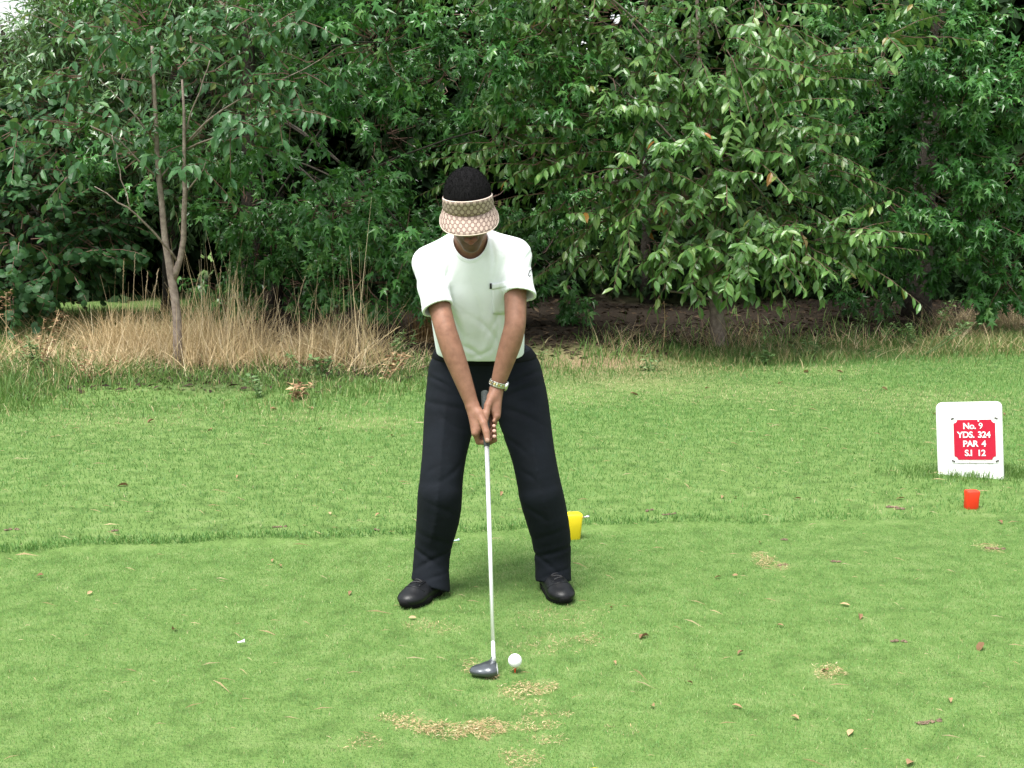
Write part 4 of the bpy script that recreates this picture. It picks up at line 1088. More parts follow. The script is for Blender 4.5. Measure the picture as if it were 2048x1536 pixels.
# neck and head
B.chain([NECK + [0, .02, -.06], hl(0, -.03, -.075)], [.060, .055], .025)
B.ell(hl(0, -.008, .018), (.073, .094, .094), HB, .02)
B.ell(hl(0, .030, -.045), (.060, .060, .084), HB, .025)
for sx in (-1, 1):
    B.cone(hl(sx * .050, .005, -.062), hl(sx * .012, .074, -.123), .021, .018, .02)
    B.cone(hl(sx * .036, .068, -.036), hl(sx * .048, .03, -.03), .022, .024, .02)
    B.ell(hl(sx * .031, .094, -.006), (.016, .012, .011), HB, .010, 'cut')
    B.ell(hl(sx * .031, .079, -.006), (.0125, .0125, .0125), HB, .003)
    B.ell(hl(sx * .077, -.008, -.018), (.010, .019, .031), HB, .006)
    B.ell(hl(sx * .083, -.004, -.016), (.005, .010, .018), HB, .004, 'cut')
    B.cone(hl(sx * .012, .096, -.048), hl(sx * .010, .092, -.050), .0085, .0085, .006)
B.cone(hl(-.034, .079, .006), hl(.034, .079, .006), .010, .010, .014)
B.cone(hl(0, .088, .004), hl(0, .108, -.043), .0075, .0115, .010)
B.cone(hl(0, .077, -.120), hl(0, .070, -.132), .020, .017, .014)
B.cone(hl(-.021, .086, -.082), hl(0, .096, -.0795), .005, .0072, .006); B.cone(hl(.021, .086, -.082), hl(0, .096, -.0795), .005, .0072, .006)
B.cone(hl(-.019, .085, -.088), hl(0, .0935, -.0915), .005, .0080, .006); B.cone(hl(.019, .085, -.088), hl(0, .0935, -.0915), .005, .0080, .006)
B.cone(hl(-.024, .100, -.0852), hl(.024, .100, -.0852), .0022, .0022, .003, 'cut')

NAILS = [hp(.2075, .003, .0315), hp(.183, .027, .0155), hp(.162, .027, .0155), hp(.142, .027, .0155)]
def skin_cols(V):
    base = np.tile(np.array([.245, .122, .080]), (len(V), 1))
    L_ = (V - HEAD_C) @ HB.T
    head = np.linalg.norm(L_, axis=1) < .17
    base[head] *= .80
    def put(msk, col, s=1.0):
        base[msk] = base[msk] * (1 - s) + np.array(col) * s
    x, f, u = L_.T
    beard = head & (f > .035) & (((np.abs(x) < .036) & (u < -.062) & (u > -.138) & ~((np.abs(x) < .02) & (u > -.100))))
    put(beard, (.055, .030, .022), .6)
    jaw = head & (u < -.05) & (f > .0) & (u > -.13); put(jaw & ~beard, (.12, .06, .04), .3)
    lips = head & (np.abs(x) < .022) & (f > .082) & (u < -.074) & (u > -.0985) & (np.abs(x) < .024 - 1.6 * np.abs(u + .085) ** 1.0 * .6)
    put(lips, (.24, .075, .065), .8)
    for sx in (-1, 1):
        d = np.linalg.norm(L_ - np.array([sx * .031, .0795, -.006]), axis=1); put(d < .0136, (.65, .62, .58), 1)
        put((d < .0142) & (np.linalg.norm(L_ - np.array([sx * .031, .092, -.008]), axis=1) < .0062), (.02, .012, .01), 1)
        put(head & (np.abs(np.abs(x) - .031) < .018) & (np.abs(u - .010) < .004) & (f > .06), (.02, .014, .012), .8)
    for q in NAILS: put(np.linalg.norm(V - q, axis=1) < .0075, (.50, .33, .27), .85)
    return base
bm_, BV, BQ = fmesh('body', B, M['skin'], 1, skin_cols)
link('body', bm_, person)

# hair: close cropped cap
H = Field(HEAD_C - .16, HEAD_C + .16, .004)
H.ell(hl(0, -.012, .024), (.0805, .100, .091), HB, .0)
X, Y, Z = H.grid(); lx = (X - HEAD_C[0]); ly = (Y - HEAD_C[1]); lz = (Z - HEAD_C[2])
f_ = lx * hF[0] + ly * hF[1] + lz * hF[2]; u_ = lx * hU[0] + ly * hU[1] + lz * hU[2]; x_ = lx * hX[0] + ly * hX[1] + lz * hX[2]
line = np.interp(np.asarray(f_), [-.11, -.07, -.01, .02, .05, .075, .1], [-.10, -.085, -.01, .0, .045, .068, .075])
H.F = np.maximum(H.F, (line - u_).astype(np.float32))
H.F = np.maximum(H.F, -(H.F + .016))
H.F += (.0011 * np.sin(X * 900) * np.sin(Y * 870 + 1) * np.sin(Z * 930)).astype(np.float32)
m, n, p, o = new_mat('hair_black')
t = noise(n, 420, 3, .7); r = ramp(n, [(.35, (.005, .005, .0055)), (.7, (.022, .021, .022))]); n.links.new(t.outputs['Fac'], r.inputs['Fac']); n.links.new(r.outputs[0], p.inputs['Base Color'])
p.inputs['Roughness'].default_value = .95; p.inputs['Specular IOR Level'].default_value = .03; bump(n, p, t.outputs['Fac'], 1.0, .006)
M['hair'] = m
hme, HV, HQ = fmesh('hair', H, m, 1)
hair = link('hair', hme, person)
sel = HV[rng.integers(0, len(HV), 9000)]; outw = nrm(sel - HEAD_C); sel = sel[((sel - HEAD_C) @ hU > .0)]; outw = nrm(sel - HEAD_C)
tn = nrm(outw + rng.normal(0, .7, sel.shape)); sd_ = nrm(np.cross(tn, rng.normal(0, 1, sel.shape))) * .0009
tips = sel + tn * rng.uniform(.003, .0075, len(sel))[:, None]
tag(link('hair_strands', fast_mesh('hair_strands', np.stack([sel - sd_, sel + sd_, tips], 1).reshape(-1, 3), np.arange(len(sel) * 3), np.full(len(sel), 3), m), hair), kind='stuff')

# ---------------------------------------------------------------- clothes
def folds(fld, lst, gain=1.25):
    X, Y, Z = fld.grid()
    for (u, v, y), (u2, v2), lam, amp, wac, yf in lst:
        a = at(u, v, y); b = at(u2, v2, y); c = (a + b) / 2; al = b - a; ln = np.linalg.norm(al); al = al / ln
        ac = np.array([-al[2], 0, al[0]]); ac = nrm(ac)
        m_ = ln * 1.5 + wac * 3
        sl, x, yy, z = fld.sub(c - [m_, yf * 3, m_], c + [m_, yf * 3, m_])
        s = (x - c[0]) * al[0] + (z - c[2]) * al[2]; t = (x - c[0]) * ac[0] + (z - c[2]) * ac[2] + .25 * s * s / ln
        g = np.exp(-(t / wac) ** 2 - (s / (ln * .55)) ** 2 - ((yy - y) / yf) ** 2)
        fld.F[sl] += (gain * amp * (1 - 1.6 * (np.sin(t * math.pi / lam) ** 2 + .004) ** .4) * g).astype(np.float32)

def plane(fld, pt, nv):
    X, Y, Z = fld.grid(); nv = nrm(nv)
    return ((X - pt[0]) * nv[0] + (Y - pt[1]) * nv[1] + (Z - pt[2]) * nv[2]).astype(np.float32)

M['shirt'] = mat_cloth('shirt_white', (.775, .80, .82), 700, .03, .22, .1, wr=(16, .010))
M['trousers'] = mat_cloth('trousers_dark', (.0048, .0068, .0105), 800, .18, .35, .0, .85, wr=(16, .007))

T = Field((-.50, 4.10, .80), (.20, 4.76, 1.40), .0036)
# torso: a loft along the spine
A0, A1 = PELV + [0, -.02, .0], NECK + [0, .01, -.02]
axv = nrm(A1 - A0); Lx = np.linalg.norm(A1 - A0); nv = nrm(np.cross(axv, [1.0, 0, 0])); nv = nv if nv[1] < 0 else -nv
sl, X, Y, Z = T.sub(T.lo, T.lo + T.h * T.n)
px, py, pz = X - A0[0], Y - A0[1], Z - A0[2]
s = (px * axv[0] + py * axv[1] + pz * axv[2]) / Lx; dn = px * nv[0] + py * nv[1] + pz * nv[2]
sp = [-.2, 0, .2, .4, .6, .75, .9, 1.0, 1.1]
def smt(x_, xp, fp):
    g = np.linspace(-.5, 1.5, 401); v = np.interp(g, xp, fp); w_ = np.exp(-.5 * (np.arange(-30, 31) / 14.0) ** 2); w_ /= w_.sum()
    return np.interp(x_, g, np.convolve(np.pad(v, 30, mode='edge'), w_, 'valid'))
rx = smt(s, sp, [.135, .150, .163, .166, .168, .168, .140, .095, .05]); rd = smt(s, sp, [.075, .092, .118, .122, .122, .118, .100, .075, .03])
xc = px - np.interp(s, [0, 1], [0, A1[0] - A0[0]]) + (s * Lx * axv[0]) * 0
q = (np.abs(xc) / rx) ** 2.4 + (np.abs(dn - .012) / rd) ** 2.4
d = (q ** (1 / 2.4) - 1) * np.minimum(rx, rd)
d = np.maximum(d, (s - 1.06) * Lx)
T.F = np.minimum(T.F, d.astype(np.float32)); del q, d, rx, rd, s, dn, xc
T.cone(SH_R + [.02, .015, -.01], SH_L + [-.02, .015, -.01], .066, .066, .05)
T.cone(NECK + [-.03, .01, -.03], SH_R, .062, .054, .03); T.cone(NECK + [.03, .01, -.03], SH_L, .062, .054, .03)
dR = nrm(EL_R - SH_R); dL = nrm(EL_L - SH_L)
Ft = T.F.copy()
HEM_R, HEM_L = at(874, 617, 4.29), at(1046, 588, 4.30)
T.chain([SH_R, SH_R + dR * .10 + [-.003, 0, 0], HEM_R + dR * .05], [.054, .054, .0535], .012)
T.chain([SH_L, SH_L + dL * .09 + [.004, 0, 0], HEM_L + dL * .05], [.054, .054, .0525], .012)
folds(T, [((835, 560, 4.33), (880, 580), .06, .0045, .028, .08), ((846, 592, 4.30), (885, 578), .05, .0035, .02, .08), ((1025, 560, 4.33), (1062, 500), .030, .0045, .028, .10), ((1005, 600, 4.36), (1030, 520), .05, .004, .03, .1),
          ((905, 620, 4.36), (932, 705), .06, .0075, .026, .12), ((845, 548, 4.33), (888, 572), .07, .006, .022, .09), ((1040, 530, 4.34), (1020, 580), .07, .006, .02, .09), ((1003, 610, 4.37), (985, 660), .06, .005, .022, .1), ((925, 690, 4.40), (960, 712), .05, .0055, .022, .1), ((985, 700, 4.40), (950, 718), .05, .004, .02, .1), ((960, 640, 4.36), (1000, 690), .06, .004, .03, .1), ((1000, 640, 4.38), (985, 705), .04, .005, .028, .1),
          ((960, 600, 4.34), (965, 690), .07, .0045, .05, .1), ((985, 480, 4.34), (990, 540), .035, .004, .03, .1), ((905, 520, 4.34), (885, 575), .05, .004, .03, .1)])
plR, plL = plane(T, HEM_R, dR + [.10, 0, 0]), plane(T, HEM_L, dL + [-.12, 0, .05])
X, Y, Z = T.grid()
def arm_near(S0, d0, H0):
    px, py, pz = X - S0[0], Y - S0[1], Z - S0[2]; t_ = px * d0[0] + py * d0[1] + pz * d0[2]
    return (((px - t_ * d0[0]) ** 2 + (py - t_ * d0[1]) ** 2 + (pz - t_ * d0[2]) ** 2) < .105 ** 2) & (np.abs(Z - H0[2]) < .15)
nearR, nearL = arm_near(SH_R, dR, HEM_R), arm_near(SH_L, dL, HEM_L)
for pl_, nr in ((plR, nearR), (plL, nearL)):      # stitched hems stand a little proud
    T.F -= (np.where(nr & (pl_ > -.020) & (Ft > .025), .0018, 0)).astype(np.float32)
outer = T.F.copy()
T.F = np.maximum(T.F, -(T.F + .010))
T.F = np.maximum(T.F, -plane(T, at(967, 721, 4.46), np.array([0.02, -.16, 1.0])))
T.F = np.where(nearR, np.maximum(T.F, np.minimum(plR, Ft - .001)), T.F); T.F = np.where(nearL, np.maximum(T.F, np.minimum(plL, Ft - .001)), T.F)
# neck opening
nA, nB = NECK + [0, .02, -.07], hl(0, -.01, -.055)
nd = nrm(nB - nA)
_F = T.F; T.F = outer
ring = []
e1 = nrm(np.cross(nd, [1.0, 0, 0])); e2 = nrm(np.cross(nd, e1))
for k in range(40):
    a = 2 * math.pi * k / 40; prev = None
    rr = .0635; hit = None
    for q in np.arange(.16, -.06, -.004):
        pt = nA + nd * q + (e1 * math.cos(a) * 1.08 + e2 * math.sin(a)) * rr
        if np.all(pt > T.lo + .01) and np.all(pt < T.lo + T.h * (T.n - 2)) and T.sample(pt) < 0: hit = pt; break
    ring.append(hit if hit is not None else (ring[-1] if ring else nA + nd * .02 + e1 * rr))
T.F = _F
ring = np.array(ring)
for _ in range(3): ring = (np.roll(ring, 1, 0) + 2 * ring + np.roll(ring, -1, 0)) / 4
T.cone(nA - nd * .02, nB + nd * .10, .0625, .0625, .004, 'cut')
sm_, TV_, TQ_ = fmesh('t_shirt', T, M['shirt'], 2)
shirt = link('t_shirt', sm_, person)
bvh = BVHTree.FromPolygons([Vector(v) for v in TV_.tolist()], TQ_.tolist())
def on_shirt(u, v, off=.002):
    d = Vector(nrm(ray(u, v))); h_ = bvh.ray_cast(Vector(C_POS), d)
    if h_[0] is None: return None, None
    nn = h_[1] if h_[1].dot(d) < 0 else -h_[1]
    return np.array(h_[0] + nn * off), np.array(nn)
# ribbed collar: a flat band round the opening
ctr = ring.mean(0); mb = MB(); Vc = []; nr_ = len(ring)
for k in range(nr_):
    tg = nrm(ring[(k + 1) % nr_] - ring[k - 1]); od = nrm(ring[k] - ctr); od = nrm(od - nd * float(od @ nd)); 
    sl_ = nrm(od * .62 - nd * .78)
    nn_ = nrm(np.cross(tg, sl_)); nn_ = nn_ if nn_ @ (od + nd * .6) > 0 else -nn_
    b0 = ring[k] - sl_ * .003
    for w__, h__ in ((0, -.001), (-.001, .003), (.004, .0045), (.010, .0045), (.0145, .003), (.0155, -.001)): Vc.append(b0 + sl_ * w__ + nn_ * h__)
Fc = [(k * 6 + j, k * 6 + j + 1, ((k + 1) % nr_) * 6 + j + 1, ((k + 1) % nr_) * 6 + j) for k in range(nr_) for j in range(5)]
mb.add(np.array(Vc), Fc); link('collar', mb.mesh('collar', M['shirt'], True), shirt)
# chest pocket, its tab and the sleeve emblem lie on the cloth
def patch(name, us, vs, mat, parent, off, thick=.0015, shape=None):
    nu, nv_ = len(us), len(vs); V = []; 
    for j, v in enumerate(vs):
        for i, u in enumerate(us):
            uu, vv = (u, v) if shape is None else shape(u, v)
            pt, nn = on_shirt(uu, vv, off)
            if pt is None: return
            V.append(pt)
    V = np.array(V); F = [(j * nu + i, j * nu + i + 1, (j + 1) * nu + i + 1, (j + 1) * nu + i) for j in range(nv_ - 1) for i in range(nu - 1)]
    mb = MB(); mb.add(V, F); o_ = link(name, mb.mesh(name, mat, True), parent)
    so = o_.modifiers.new('thick', 'SOLIDIFY'); so.thickness = thick; so.offset = 0
    return o_
def psh(u, v):
    t = (v - 566) / 64; q = (u - 983) / 42
    return u + 2.0 * t, v - 7 * q + (4 * (1 - abs(2 * q - 1)) if v > 625 else 0)
patch('pocket', np.linspace(983, 1013, 8), np.linspace(568, 628, 11), M['shirt'], shirt, .0022, .003, psh)
patch('pocket_hem', np.linspace(983, 1013, 8), [568, 571, 575, 579], M['shirt'], shirt, .0040, .002, psh)
M['tab'] = mat_plain('tab_black', (.012, .012, .014), .7)
patch('pocket_tab', [979, 983], [566, 570, 577], M['tab'], shirt, .0055, .001)
ep = [on_shirt(u, v, .0022)[0] for u, v in ((1062, 540), (1059, 541), (1057, 546), (1056, 551), (1058, 553), (1060, 551))]
ep = [q for q in ep if q is not None]
if len(ep) > 3:
    mb = MB(); mb.tube(np.array(ep), .0014, 5); link('sleeve_emblem', mb.mesh('sleeve_emblem', M['tab'], True), shirt)

# trousers
R_ = Field((-.46, 4.22, .015), (.34, 4.90, 1.02), .0052)
LP = {}
for sd in 'RL':
    P_ = [at(*q[:3]) for q in LEGS[sd]]; rr = [q[3] * mpp(pp) for q, pp in zip(LEGS[sd], P_)]; LP[sd] = P_
    R_.limb(P_, rr, .002)
    R_.limb([q + np.array([0, .006 * i_, 0]) for i_, q in enumerate(P_[4:])], [a * (1 - .015 * i_) for i_, a in enumerate(rr[4:])], .004, 24)
R_.ell(PELV + [0, .005, -.02], (.185, .128, .15), None, .03)
R_.ell(PELV + [.002, -.008, .07], (.165, .135, .12), None, .03)
for sx in (-1, 1): R_.ell(PELV + [sx * .075, .075, -.07], (.095, .085, .12), None, .03)
folds(R_, [((862, 754, 4.52), (905, 772), .030, .0055, .022, .10), ((850, 800, 4.50), (940, 815), .045, .0050, .035, .12), ((1010, 770, 4.50), (1080, 742), .035, .0055, .026, .10), ((1010, 790, 4.48), (1085, 770), .045, .004, .03, .10), ((1010, 815, 4.46), (1080, 840), .05, .005, .035, .12),
           ((925, 930, 4.38), (885, 960), .06, .0035, .02, .12), ((850, 945, 4.38), (885, 925), .06, .002, .02, .1), ((1040, 940, 4.38), (1075, 960), .06, .0035, .02, .1),
           ((828, 1092, 4.44), (885, 1128), .05, .0060, .020, .14), ((832, 1130, 4.44), (895, 1100), .05, .0060, .018, .14), ((845, 1150, 4.44), (892, 1140), .04, .0040, .014, .14), ((838, 1060, 4.42), (900, 1085), .07, .0035, .030, .14),
           ((1063, 1112, 4.48), (1142, 1088), .05, .0065, .020, .14), ((1068, 1105, 4.48), (1120, 1140), .05, .0055, .018, .14), ((1080, 1150, 4.48), (1138, 1132), .04, .0045, .014, .14), ((1062, 1075, 4.47), (1125, 1050), .07, .0035, .030, .14),
           ((880, 820, 4.45), (868, 1000), .022, .0022, .009, .06), ((1062, 830, 4.45), (1090, 1000), .022, .0022, .009, .06), ((955, 760, 4.48), (972, 830), .04, .004, .02, .08), ((925, 860, 4.46), (880, 830), .05, .004, .022, .1),
           ((1005, 870, 4.46), (1060, 900), .05, .0045, .022, .1), ((868, 1000, 4.38), (915, 1030), .06, .0035, .025, .12), ((1050, 1010, 4.4), (1100, 1040), .06, .0035, .025, .12)])
def crease(fld, pts, amp, wd):
    Q = np.array([at(*q) for q in pts])[::-1]
    sl, x, yy, z = fld.sub(Q.min(0) - .08, Q.max(0) + .08)
    cx, cy_ = np.interp(z, Q[:, 2], Q[:, 0]), np.interp(z, Q[:, 2], Q[:, 1])
    fd = np.clip((z - Q[0, 2] + .02) / .05, 0, 1) * np.clip((Q[-1, 2] - z + .02) / .05, 0, 1)
    fld.F[sl] -= (amp * fd * np.exp(-np.abs(x - cx) / wd) * np.exp(-(np.maximum(0, yy - cy_) / .05) ** 2)).astype(np.float32)
crease(R_, [(893, 800, 4.47), (884, 880, 4.40), (876, 985, 4.33), (874, 1030, 4.35), (862, 1085, 4.40)], .008, .014)
crease(R_, [(1056, 810, 4.47), (1068, 900, 4.40), (1083, 985, 4.36), (1100, 1060, 4.40)], .008, .014)
outer = R_.F.copy()
R_.F = np.maximum(R_.F, -(R_.F + .0145))
wz = plane(R_, at(967, 716, 4.47), np.array([0.02, -.16, 1.0])); R_.F = np.maximum(R_.F, wz)
X, Y, Z = R_.grid(); midx = at(975, 1100, 4.4)[0]
pr = plane(R_, at(850, 1172, 4.36), np.array([-.35, -.25, -1.0])); pL = plane(R_, at(1105, 1166, 4.41), np.array([.0, -.25, -1.0]))
R_.F = np.where(X < midx, np.maximum(R_.F, pr), np.maximum(R_.F, pL))
wb = (wz > -.036); 
tm_, RV_, RQ_ = fmesh('trousers', R_, M['trousers'], 2)
trs = link('trousers', tm_, person)
# belt round the waist, just inside the trousers' top
bel = BVHTree.FromPolygons([Vector(v) for v in RV_.tolist()], RQ_.tolist())
mb = MB(); Vb = []; nb = 48; wc = at(967, 716, 4.47); cx0, cy0 = PELV[0], PELV[1] + .01
okb = True
for k in range(nb):
    a = 2 * math.pi * k / nb; dx, dy = math.cos(a), math.sin(a)
    for dz, of in ((-.036, .002), (-.032, .006), (-.008, .006), (-.004, .002)):
        zz = wc[2] + dz + (.16) * ((cy0 + dy * .13) - wc[1]) * 1.0
        h_ = bel.ray_cast(Vector((cx0 + dx * .6, cy0 + dy * .6, zz)), Vector((-dx, -dy, 0)))
        hp_ = h_[0] if h_[0] is not None else Vector((cx0 + dx * .16, cy0 + dy * .12, zz))
        Vb.append((hp_[0] + dx * of, hp_[1] + dy * of, hp_[2]))
Fb = [(k * 4 + j, ((k + 1) % nb) * 4 + j, ((k + 1) % nb) * 4 + j + 1, k * 4 + j + 1) for k in range(nb) for j in range(3)]
mb.add(np.array(Vb), Fb); link('belt', mb.mesh('belt', mat_plain('belt_leather', (.004, .0045, .006), .7, spec=.12), True), trs)

# ---------------------------------------------------------------- shoes
M['leather'] = mat_noise('shoe_leather', [(.3, (.0035, .004, .005)), (.7, (.009, .010, .012))], 30, .42, 4, 200, .2, .002, spec=.3)
M['sole'] = mat_plain('shoe_sole', (.006, .006, .0065), .8, spec=.15)
M['lace'] = mat_plain('shoe_lace', (.02, .02, .022), .8)
M['shoe_tag'] = mat_plain('shoe_tag', (.5, .52, .52), .6)
def shoe(toe, ang, label):
    f = np.array([math.sin(ang), -math.cos(ang), 0.0]); r = np.array([math.cos(ang), math.sin(ang), 0.0]); Zv = np.array([0, 0, 1.0])
    o_ = toe - f * .285; o_ = np.array([o_[0], o_[1], .004])
    L = lambda x, y, z: o_ + r * x + f * y + Zv * z
    Bz = np.array([r, f, Zv])
    F_ = Field(np.minimum(L(-.09, -.03, 0), L(.09, .31, 0)) - [.09, .09, .02], np.maximum(L(-.09, -.03, 0), L(.09, .31, 0)) + [.09, .09, .16], .0035)
    F_.ell(L(0, .045, .045), (.037, .046, .045), Bz, .01)                # heel cup
    F_.cone(L(0, .06, .055), L(0, .065, .085), .036, .033, .02)             # ankle collar
    F_.cone(L(0, .08, .050), L(.002, .20, .036), .039, .036, .03)           # instep
    F_.ell(L(.003, .215, .028), (.051, .068, .031), Bz, .02)              # toe box
    F_.ell(L(.003, .140, .030), (.043, .09, .034), Bz, .02)
    X, Y, Z = F_.grid(); F_.F = np.maximum(F_.F, (.018 - Z).astype(np.float32))
    up = link('shoe', fmesh('shoe', F_, M['leather'], 2)[0], person)
    # sole: outline swept up, with a welt
    pts = []
    for k in range(36):
        a = 2 * math.pi * k / 36; y_ = .142 + .143 * math.sin(a)
        wd = np.interp(y_, [0, .03, .08, .14, .20, .25, .285], [.030, .040, .040, .042, .054, .047, .03]); x_ = wd * math.copysign(abs(math.cos(a)) ** .6, math.cos(a)) if abs(math.cos(a)) > 1e-6 else 0
        pts.append((x_ + .003 * (y_ > .15), y_))
    V = []
    for z, s in ((-.004, .94), (.004, .99), (.015, 1.02), (.022, 1.0), (.024, .93)):
        for x_, y_ in pts: V.append(L(x_ * s, .142 + (y_ - .142) * s, z + .010 * max(0, (y_ - .22) / .065) ** 2))
    mb = MB(); nn = 36
    mb.add(np.array(V), [tuple(range(nn))[::-1], tuple(4 * nn + i for i in range(nn))] + [(q * nn + i, q * nn + (i + 1) % nn, (q + 1) * nn + (i + 1) % nn, (q + 1) * nn + i) for q in range(4) for i in range(nn)])
    link('sole', mb.mesh('sole', M['sole'], True), up)
    # tongue and laces
    bt = BVHTree.FromPolygons([v.co for v in up.data.vertices], [tuple(q.vertices) for q in up.data.polygons])
    def top(x_, y_, off):
        h_ = bt.ray_cast(Vector(L(x_, y_, .3)), Vector((0, 0, -1))); return np.array(h_[0]) + Zv * off if h_[0] is not None else L(x_, y_, .07)
    for k in range(5):
        y0 = .115 + .019 * k; w0 = .022 - .0012 * k
        mb = MB(); mb.tube(np.array([top(x_, y0 + .006 * math.copysign(1, x_) * (k % 2 * 2 - 1) * abs(x_) / w0, .0022) for x_ in np.linspace(-w0, w0, 7)]), .0026, 6); link('lace', mb.mesh('lace', M['lace'], True), up)
    for sx in (-1, 1):   # eyelet bands and the toe seam
        mb = MB(); mb.tube(np.array([top(sx * (.026 - .03 * (y_ - .10)), y_, .0004) for y_ in np.linspace(.10, .205, 10)]), .0022, 5); link('seam', mb.mesh('seam', M['leather'], True), up)
    mb = MB(); mb.tube(np.array([top(x_, .222 - 10 * x_ * x_, .0002) for x_ in np.linspace(-.044, .046, 12)]), .0018, 5); link('seam', mb.mesh('seam', M['leather'], True), up)
    mb = MB(); mb.box(top(-.012, .10, .006), .010, .002, .012, Bz.T); link('tongue_tag', mb.mesh('tongue_tag', M['shoe_tag']), up)
    return up
shoe(TOE_R, math.radians(-29), None); shoe(TOE_L, math.radians(13), None)

# ---------------------------------------------------------------- visor
m, n, p, o = new_mat('visor_cloth')
uvn = n.nodes.new('ShaderNodeUVMap'); uvn.uv_map = 'UVMap'
sx_ = n.nodes.new('ShaderNodeSeparateXYZ'); n.links.new(uvn.outputs[0], sx_.inputs[0])
def mth(op, a, b=None, c=None):
    q = n.nodes.new('ShaderNodeMath'); q.operation = op
    for i, v in enumerate((a, b, c)):
        if v is None: continue
        if isinstance(v, (int, float)): q.inputs[i].default_value = v
        else: n.links.new(v, q.inputs[i])
    return q.outputs[0]
SX, SY = .0250, .0150
v_ = mth('DIVIDE', sx_.outputs['Y'], SY); row = mth('FLOOR', v_); fv = mth('SUBTRACT', mth('FRACT', v_), .5)
sh = mth('MULTIPLY', mth('MODULO', mth('ABSOLUTE', row), 2.0), .5)
fu = mth('SUBTRACT', mth('FRACT', mth('ADD', mth('DIVIDE', sx_.outputs['X'], SX), sh)), .5)
dd = mth('SQRT', mth('ADD', mth('POWER', mth('DIVIDE', mth('MULTIPLY', fu, SX), .0074), 2.0), mth('POWER', mth('DIVIDE', mth('MULTIPLY', fv, SY), .0085), 2.0)))
oval = mth('LESS_THAN', dd, .93)
ring_ = mth('MULTIPLY', mth('GREATER_THAN', dd, .42), mth('LESS_THAN', dd, .60)); ring_ = mth('MULTIPLY', ring_, .45)
bars = mth('MULTIPLY', mth('LESS_THAN', mth('ABSOLUTE', mth('SUBTRACT', mth('ABSOLUTE', fv), .16)), .06), mth('GREATER_THAN', mth('ABSOLUTE', fu), .36)); bars = mth('MULTIPLY', bars, .55)
fac = mth('MAXIMUM', mth('SUBTRACT', oval, ring_), bars)
mxv = n.nodes.new('ShaderNodeMixRGB'); n.links.new(fac, mxv.inputs['Fac']); mxv.inputs['Color1'].default_value = (.17, .115, .095, 1); mxv.inputs['Color2'].default_value = (.46, .355, .295, 1)
n.links.new(mxv.outputs[0], p.inputs['Base Color']); p.inputs['Roughness'].default_value = .8
t = noise(n, 900, 2); bump(n, p, t.outputs['Fac'], .2, .002)
M['visor'] = m
M['visor_trim'] = mat_cloth('visor_trim', (.62, .50, .43), 700, .05, .1)
def uv_mesh(name, rows, uvs, mat):
    nr, nc = len(rows), len(rows[0]); V = np.concatenate(rows)
    F = [(j * nc + i, j * nc + i + 1, (j + 1) * nc + i + 1, (j + 1) * nc + i) for j in range(nr - 1) for i in range(nc - 1)]
    mb = MB(); mb.add(V, F); me = mb.mesh(name, mat, True)
    ul = me.uv_layers.new(name='UVMap'); uvf = np.concatenate(uvs); li = np.empty(len(me.loops), np.int32); me.loops.foreach_get('vertex_index', li)
    ul.data.foreach_set('uv', uvf[li].astype(np.float32).ravel()); return me
visor = thing('sun_visor', hl(0, .1, .03), 'beige and brown patterned sun visor worn low on the forehead', 'visor')
ang = np.linspace(math.radians(-112), math.radians(112), 49)
def band(a, k):      # k 0 bottom .. 1 top
    rxx = .0845 - .0025 * k; rff = .1045 - .005 * k
    drop = .016 * (1 - math.cos(a))
    return hl(rxx * math.sin(a), -.010 + rff * math.cos(a), .020 - .036 * (1 - math.cos(a)) + k * (.056 - drop))
rows, uvs = [], []
for k in np.linspace(0, 1, 6):
    rows.append(np.array([band(a, k) for a in ang])); uvs.append(np.array([(a * .1, .0045 + k * .056) for a in ang]))
me = uv_mesh('band', rows, uvs, M['visor']); bo = link('band', me, visor); so = bo.modifiers.new('thick', 'SOLIDIFY'); so.thickness = .0025; so.offset = 1
mb = MB(); mb.tube(np.array([band(a, 1.0) for a in ang]), .0024, 6); link('trim', mb.mesh('trim', M['visor_trim'], True), visor)
ab_ = np.linspace(math.radians(-88), math.radians(88), 45); rows, uvs = [], []
for k in np.linspace(0, 1, 9):
    rw, uw = [], []
    for a in ab_:
        b0 = band(a, 0.0); ext = .068 * max(0.0, math.cos(a * .98)) ** .42
        side = math.sin(a)
        pt = b0 + (hF * math.cos(a * .55) + hX * side * .42) * ext * k - hU * (.006 * k + .034 * k * side * side * (ext / .068) + .018 * k * k * (1 - side * side))
        rw.append(pt); uw.append((a * .1 * (1 + .5 * k), -.0105 - k * .078 * max(0.05, math.cos(a * .9))))
    rows.append(np.array(rw)); uvs.append(np.array(uw))
me = uv_mesh('brim', rows, uvs, M['visor']); br = link('brim', me, visor); so = br.modifiers.new('thick', 'SOLIDIFY'); so.thickness = .003; so.offset = 0
mb = MB(); mb.tube(rows[-1], .0022, 6); link('trim', mb.mesh('trim', M['visor_trim'], True), visor)
ang2 = np.linspace(math.radians(110), math.radians(250), 25)
mb = MB(); Vs = []
for a in ang2:
    for k in (.18, .55): Vs.append(band(a, k) * 1.0)
mb.add(np.array(Vs), [(2 * i, 2 * i + 2, 2 * i + 3, 2 * i + 1) for i in range(24)]); st_ = link('strap', mb.mesh('strap', M['visor_trim'], True), visor); so = st_.modifiers.new('thick', 'SOLIDIFY'); so.thickness = .002

